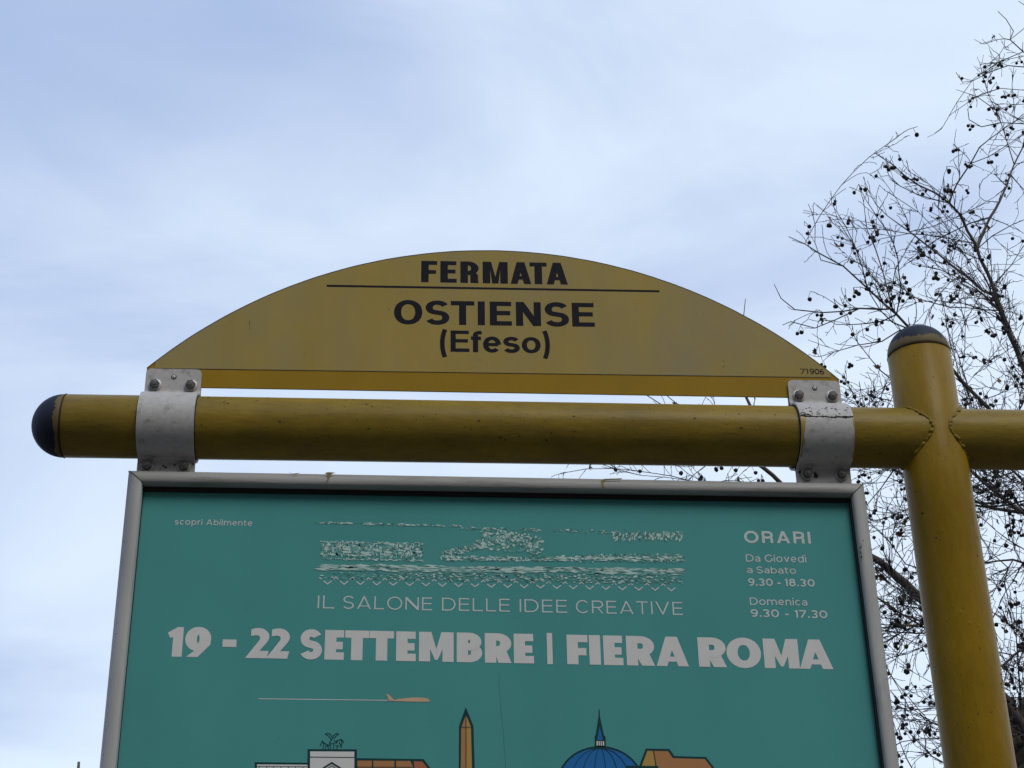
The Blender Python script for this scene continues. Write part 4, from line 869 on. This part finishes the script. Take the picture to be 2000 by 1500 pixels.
# small far tree whose topmost twig shows beside the frame's lower left
b2 = at(165, 1500, 16.0); tr2 = thing('young_tree', (b2.x, 16.0, 0), 'top twig of a bare tree at the bottom edge left of the frame', 'tree')
T2 = Tree(tr2); T2.check = False
top2 = at(154, 1488, 16.0)
P2 = [Vector((b2.x, 16, 0)), Vector((b2.x+.1, 16, 2)), Vector((b2.x, 16, 3.4)), top2]
mb = MB(); mb.tube(smooth_path(P2, .25), [.09*(1-i/24)+.004 for i in range(len(smooth_path(P2, .25)))], 8); mb.build('trunk', BARK, tr2, True)
for k in range(9):
    z_ = 1.9 + .26*k; q = Vector((b2.x, 16, z_)); a = k*2.4; L_ = max(.3, (top2.z - z_)*.8)
    T2.limb([q, q + Vector((cos(a)*L_*.4, sin(a)*L_*.4, L_*.35)), q + Vector((cos(a)*L_*.55, sin(a)*L_*.55, min(L_*.8, top2.z-z_-.25)))], .018, .004, 2, .12, n=5, snap=False)
T2.finish(0)

# ------------------------------------------------------------------ far wires with a bird
WIRE = basic('black_wire', (.02, .02, .02), .7)
YW = 31.0
wp = thing('utility_pole', (at(1180, 1350, YW).x, YW, 0), 'wooden pole behind the poster carrying three overhead wires', 'pole')
px0 = at(1180, 1350, YW).x
mb = MB(); mb.lathe((px0, YW, 0), (0, 0, 1), [(0, .14), (3, .12), (at(1180, 1325, YW).z, .10)], 12); mb.build('shaft', BARK, wp, True)
P3 = at(2150, 1345, YW)
wp2 = thing('utility_pole', (P3.x, YW, 0), 'wooden pole beyond the right edge carrying the far ends of the overhead wires', 'pole')
mb = MB(); mb.lathe((P3.x, YW, 0), (0, 0, 1), [(0, .14), (3, .12), (at(2150, 1325, YW).z, .10)], 12); mb.build('shaft', BARK, wp2, True)
for py, lab in ((1342, 'uppermost of three thin overhead wires, a small bird perched on it'), (1366, 'middle one of three thin overhead wires between frame and post'), (1391, 'lowest of three thin overhead wires between frame and post')):
    a, b = at(1180, py, YW), at(2150, py - 4, YW); P = [a.lerp(b, k/24) - Vector((0, 0, .10*sin(pi*k/24))) for k in range(25)]
    mb = MB(); mb.tube(P, .0065, 5); o = mb.build('overhead_wire', WIRE, origin=a); setp(o, lab, 'wire', 'thin overhead wires behind the post')
    if py == 1342: WA = P
f = (1806-1180)/(2150-1180); i = f*24; wpt = WA[int(i)].lerp(WA[int(i)+1], i-int(i))
def bird(c):
    me_name = 'bird'; r = thing('bird', c, 'small dark bird perched on the uppermost thin wire', 'bird')
    mb = MB(); Rg = [(-.115, .004), (-.09, .009), (-.055, .014), (-.035, .024), (-.01, .034), (.02, .036), (.042, .029), (.055, .022), (.068, .021), (.080, .018), (.090, .010), (.094, .004), (.108, .0012)]
    P = [c + Vector((h, 0, .045 + (.012 if h > .05 else 0) + (h+.02)*.35)) for h, _ in Rg]; mb.tube(P, [q for _, q in Rg], 12)
    mb.build('body', basic('bird_plumage', (.03, .028, .026), .8), r, True)
    for s in (-1, 1):
        mb = MB(); mb.tube([c + Vector((.01, s*.012, 0)), c + Vector((.012, s*.012, .022))], .003, 5); mb.build('leg', WIRE, r)
    return r
bird(wpt + Vector((0, 0, .006)))

# ------------------------------------------------------------------ corner of a house behind the tree, lower right
hb = at(1973, 1421, 20.0)
WALL = basic('cream_render', (.46, .38, .26), .9, var=.12, scale=2, bump=.4, bscale=40)
WOOD = basic('dark_brown_boards', (.045, .028, .020), .75, var=.35, scale=4, stretch=(1, .1, 1))
TILE = basic('roof_tiles', (.20, .085, .05), .85, var=.35, scale=5)
house = thing('house', (hb.x + 6.5, 24, 0), 'cream house with dark brown boarded eaves at lower right behind the post', 'house')
zt_ = hb.z
mb = MB(); mb.box((hb.x+.75, 20.8, 0), (hb.x+12, 28, zt_-.12)); mb.build('wall', WALL, house)
mb = MB(); mb.box((hb.x+.02, 20.02, zt_-.10), (hb.x+12.8, 28.8, zt_-.02)); mb.build('roof_deck', WOOD, house)
mb = MB(); mb.add([(hb.x-.02, 19.96, zt_), (hb.x+12.9, 19.96, zt_), (hb.x+12.9, 28.9, zt_), (hb.x-.02, 28.9, zt_), (hb.x+4.4, 24.4, zt_+1.6), (hb.x+8.4, 24.4, zt_+1.6)], [(0,1,5,4),(1,2,5),(2,3,4,5),(3,0,4),(3,2,1,0)]); mb.build('roof', TILE, house)
for k in range(26):
    x = hb.x+.15+k*.48; mb = MB(); mb.box((x, 20.05, zt_-.20), (x+.09, 20.78, zt_-.105)); mb.build('rafter_end', WOOD, house)
for k in range(16):
    y = 20.95+k*.5; mb = MB(); mb.box((hb.x+.05, y, zt_-.20), (hb.x+.73, y+.09, zt_-.105)); mb.build('rafter_end', WOOD, house)
mb = MB(); mb.box((hb.x-.02, 19.95, zt_-.22), (hb.x+.018, 28.9, zt_-.003)); mb.box((hb.x+.018, 19.95, zt_-.22), (hb.x+12.9, 20.015, zt_-.003)); mb.build('fascia', WOOD, house)
mb = MB(); mb.tube([(hb.x+.30, 20.3, zt_-.21), (hb.x+.62, 20.55, zt_-.62), (hb.x+.70, 20.72, zt_-.80), (hb.x+.70, 20.72, .2)], .035, 8); mb.build('downpipe', basic('pale_pipe', (.5, .48, .44), .6), house)
GL = basic('window_glass', (.03, .035, .04), .08, spec=.8)
for (xa, za_) in ((2.0, 3.6), (4.4, 3.6), (6.8, 3.6), (9.2, 3.6), (2.0, .9), (4.4, .9), (6.8, .9), (9.2, .9)):
    if za_ + 1.3 > zt_ - .3: za_ = zt_ - 1.8
    mb = MB(); X = hb.x+xa
    mb.box((X-.06, 20.76, za_-.06), (X+1.06, 20.797, za_)); mb.box((X-.06, 20.76, za_+1.3), (X+1.06, 20.797, za_+1.36)); mb.box((X-.06, 20.76, za_), (X, 20.797, za_+1.3)); mb.box((X+1, 20.76, za_), (X+1.06, 20.797, za_+1.3))
    fr = mb.build('window', basic('window_white', (.6, .6, .58), .6) if 'window_white' not in bpy.data.materials else bpy.data.materials['window_white'], house)
    mb = MB(); mb.box((X, 20.785, za_), (X+1, 20.795, za_+1.3)); o = mb.build('pane', GL, fr)
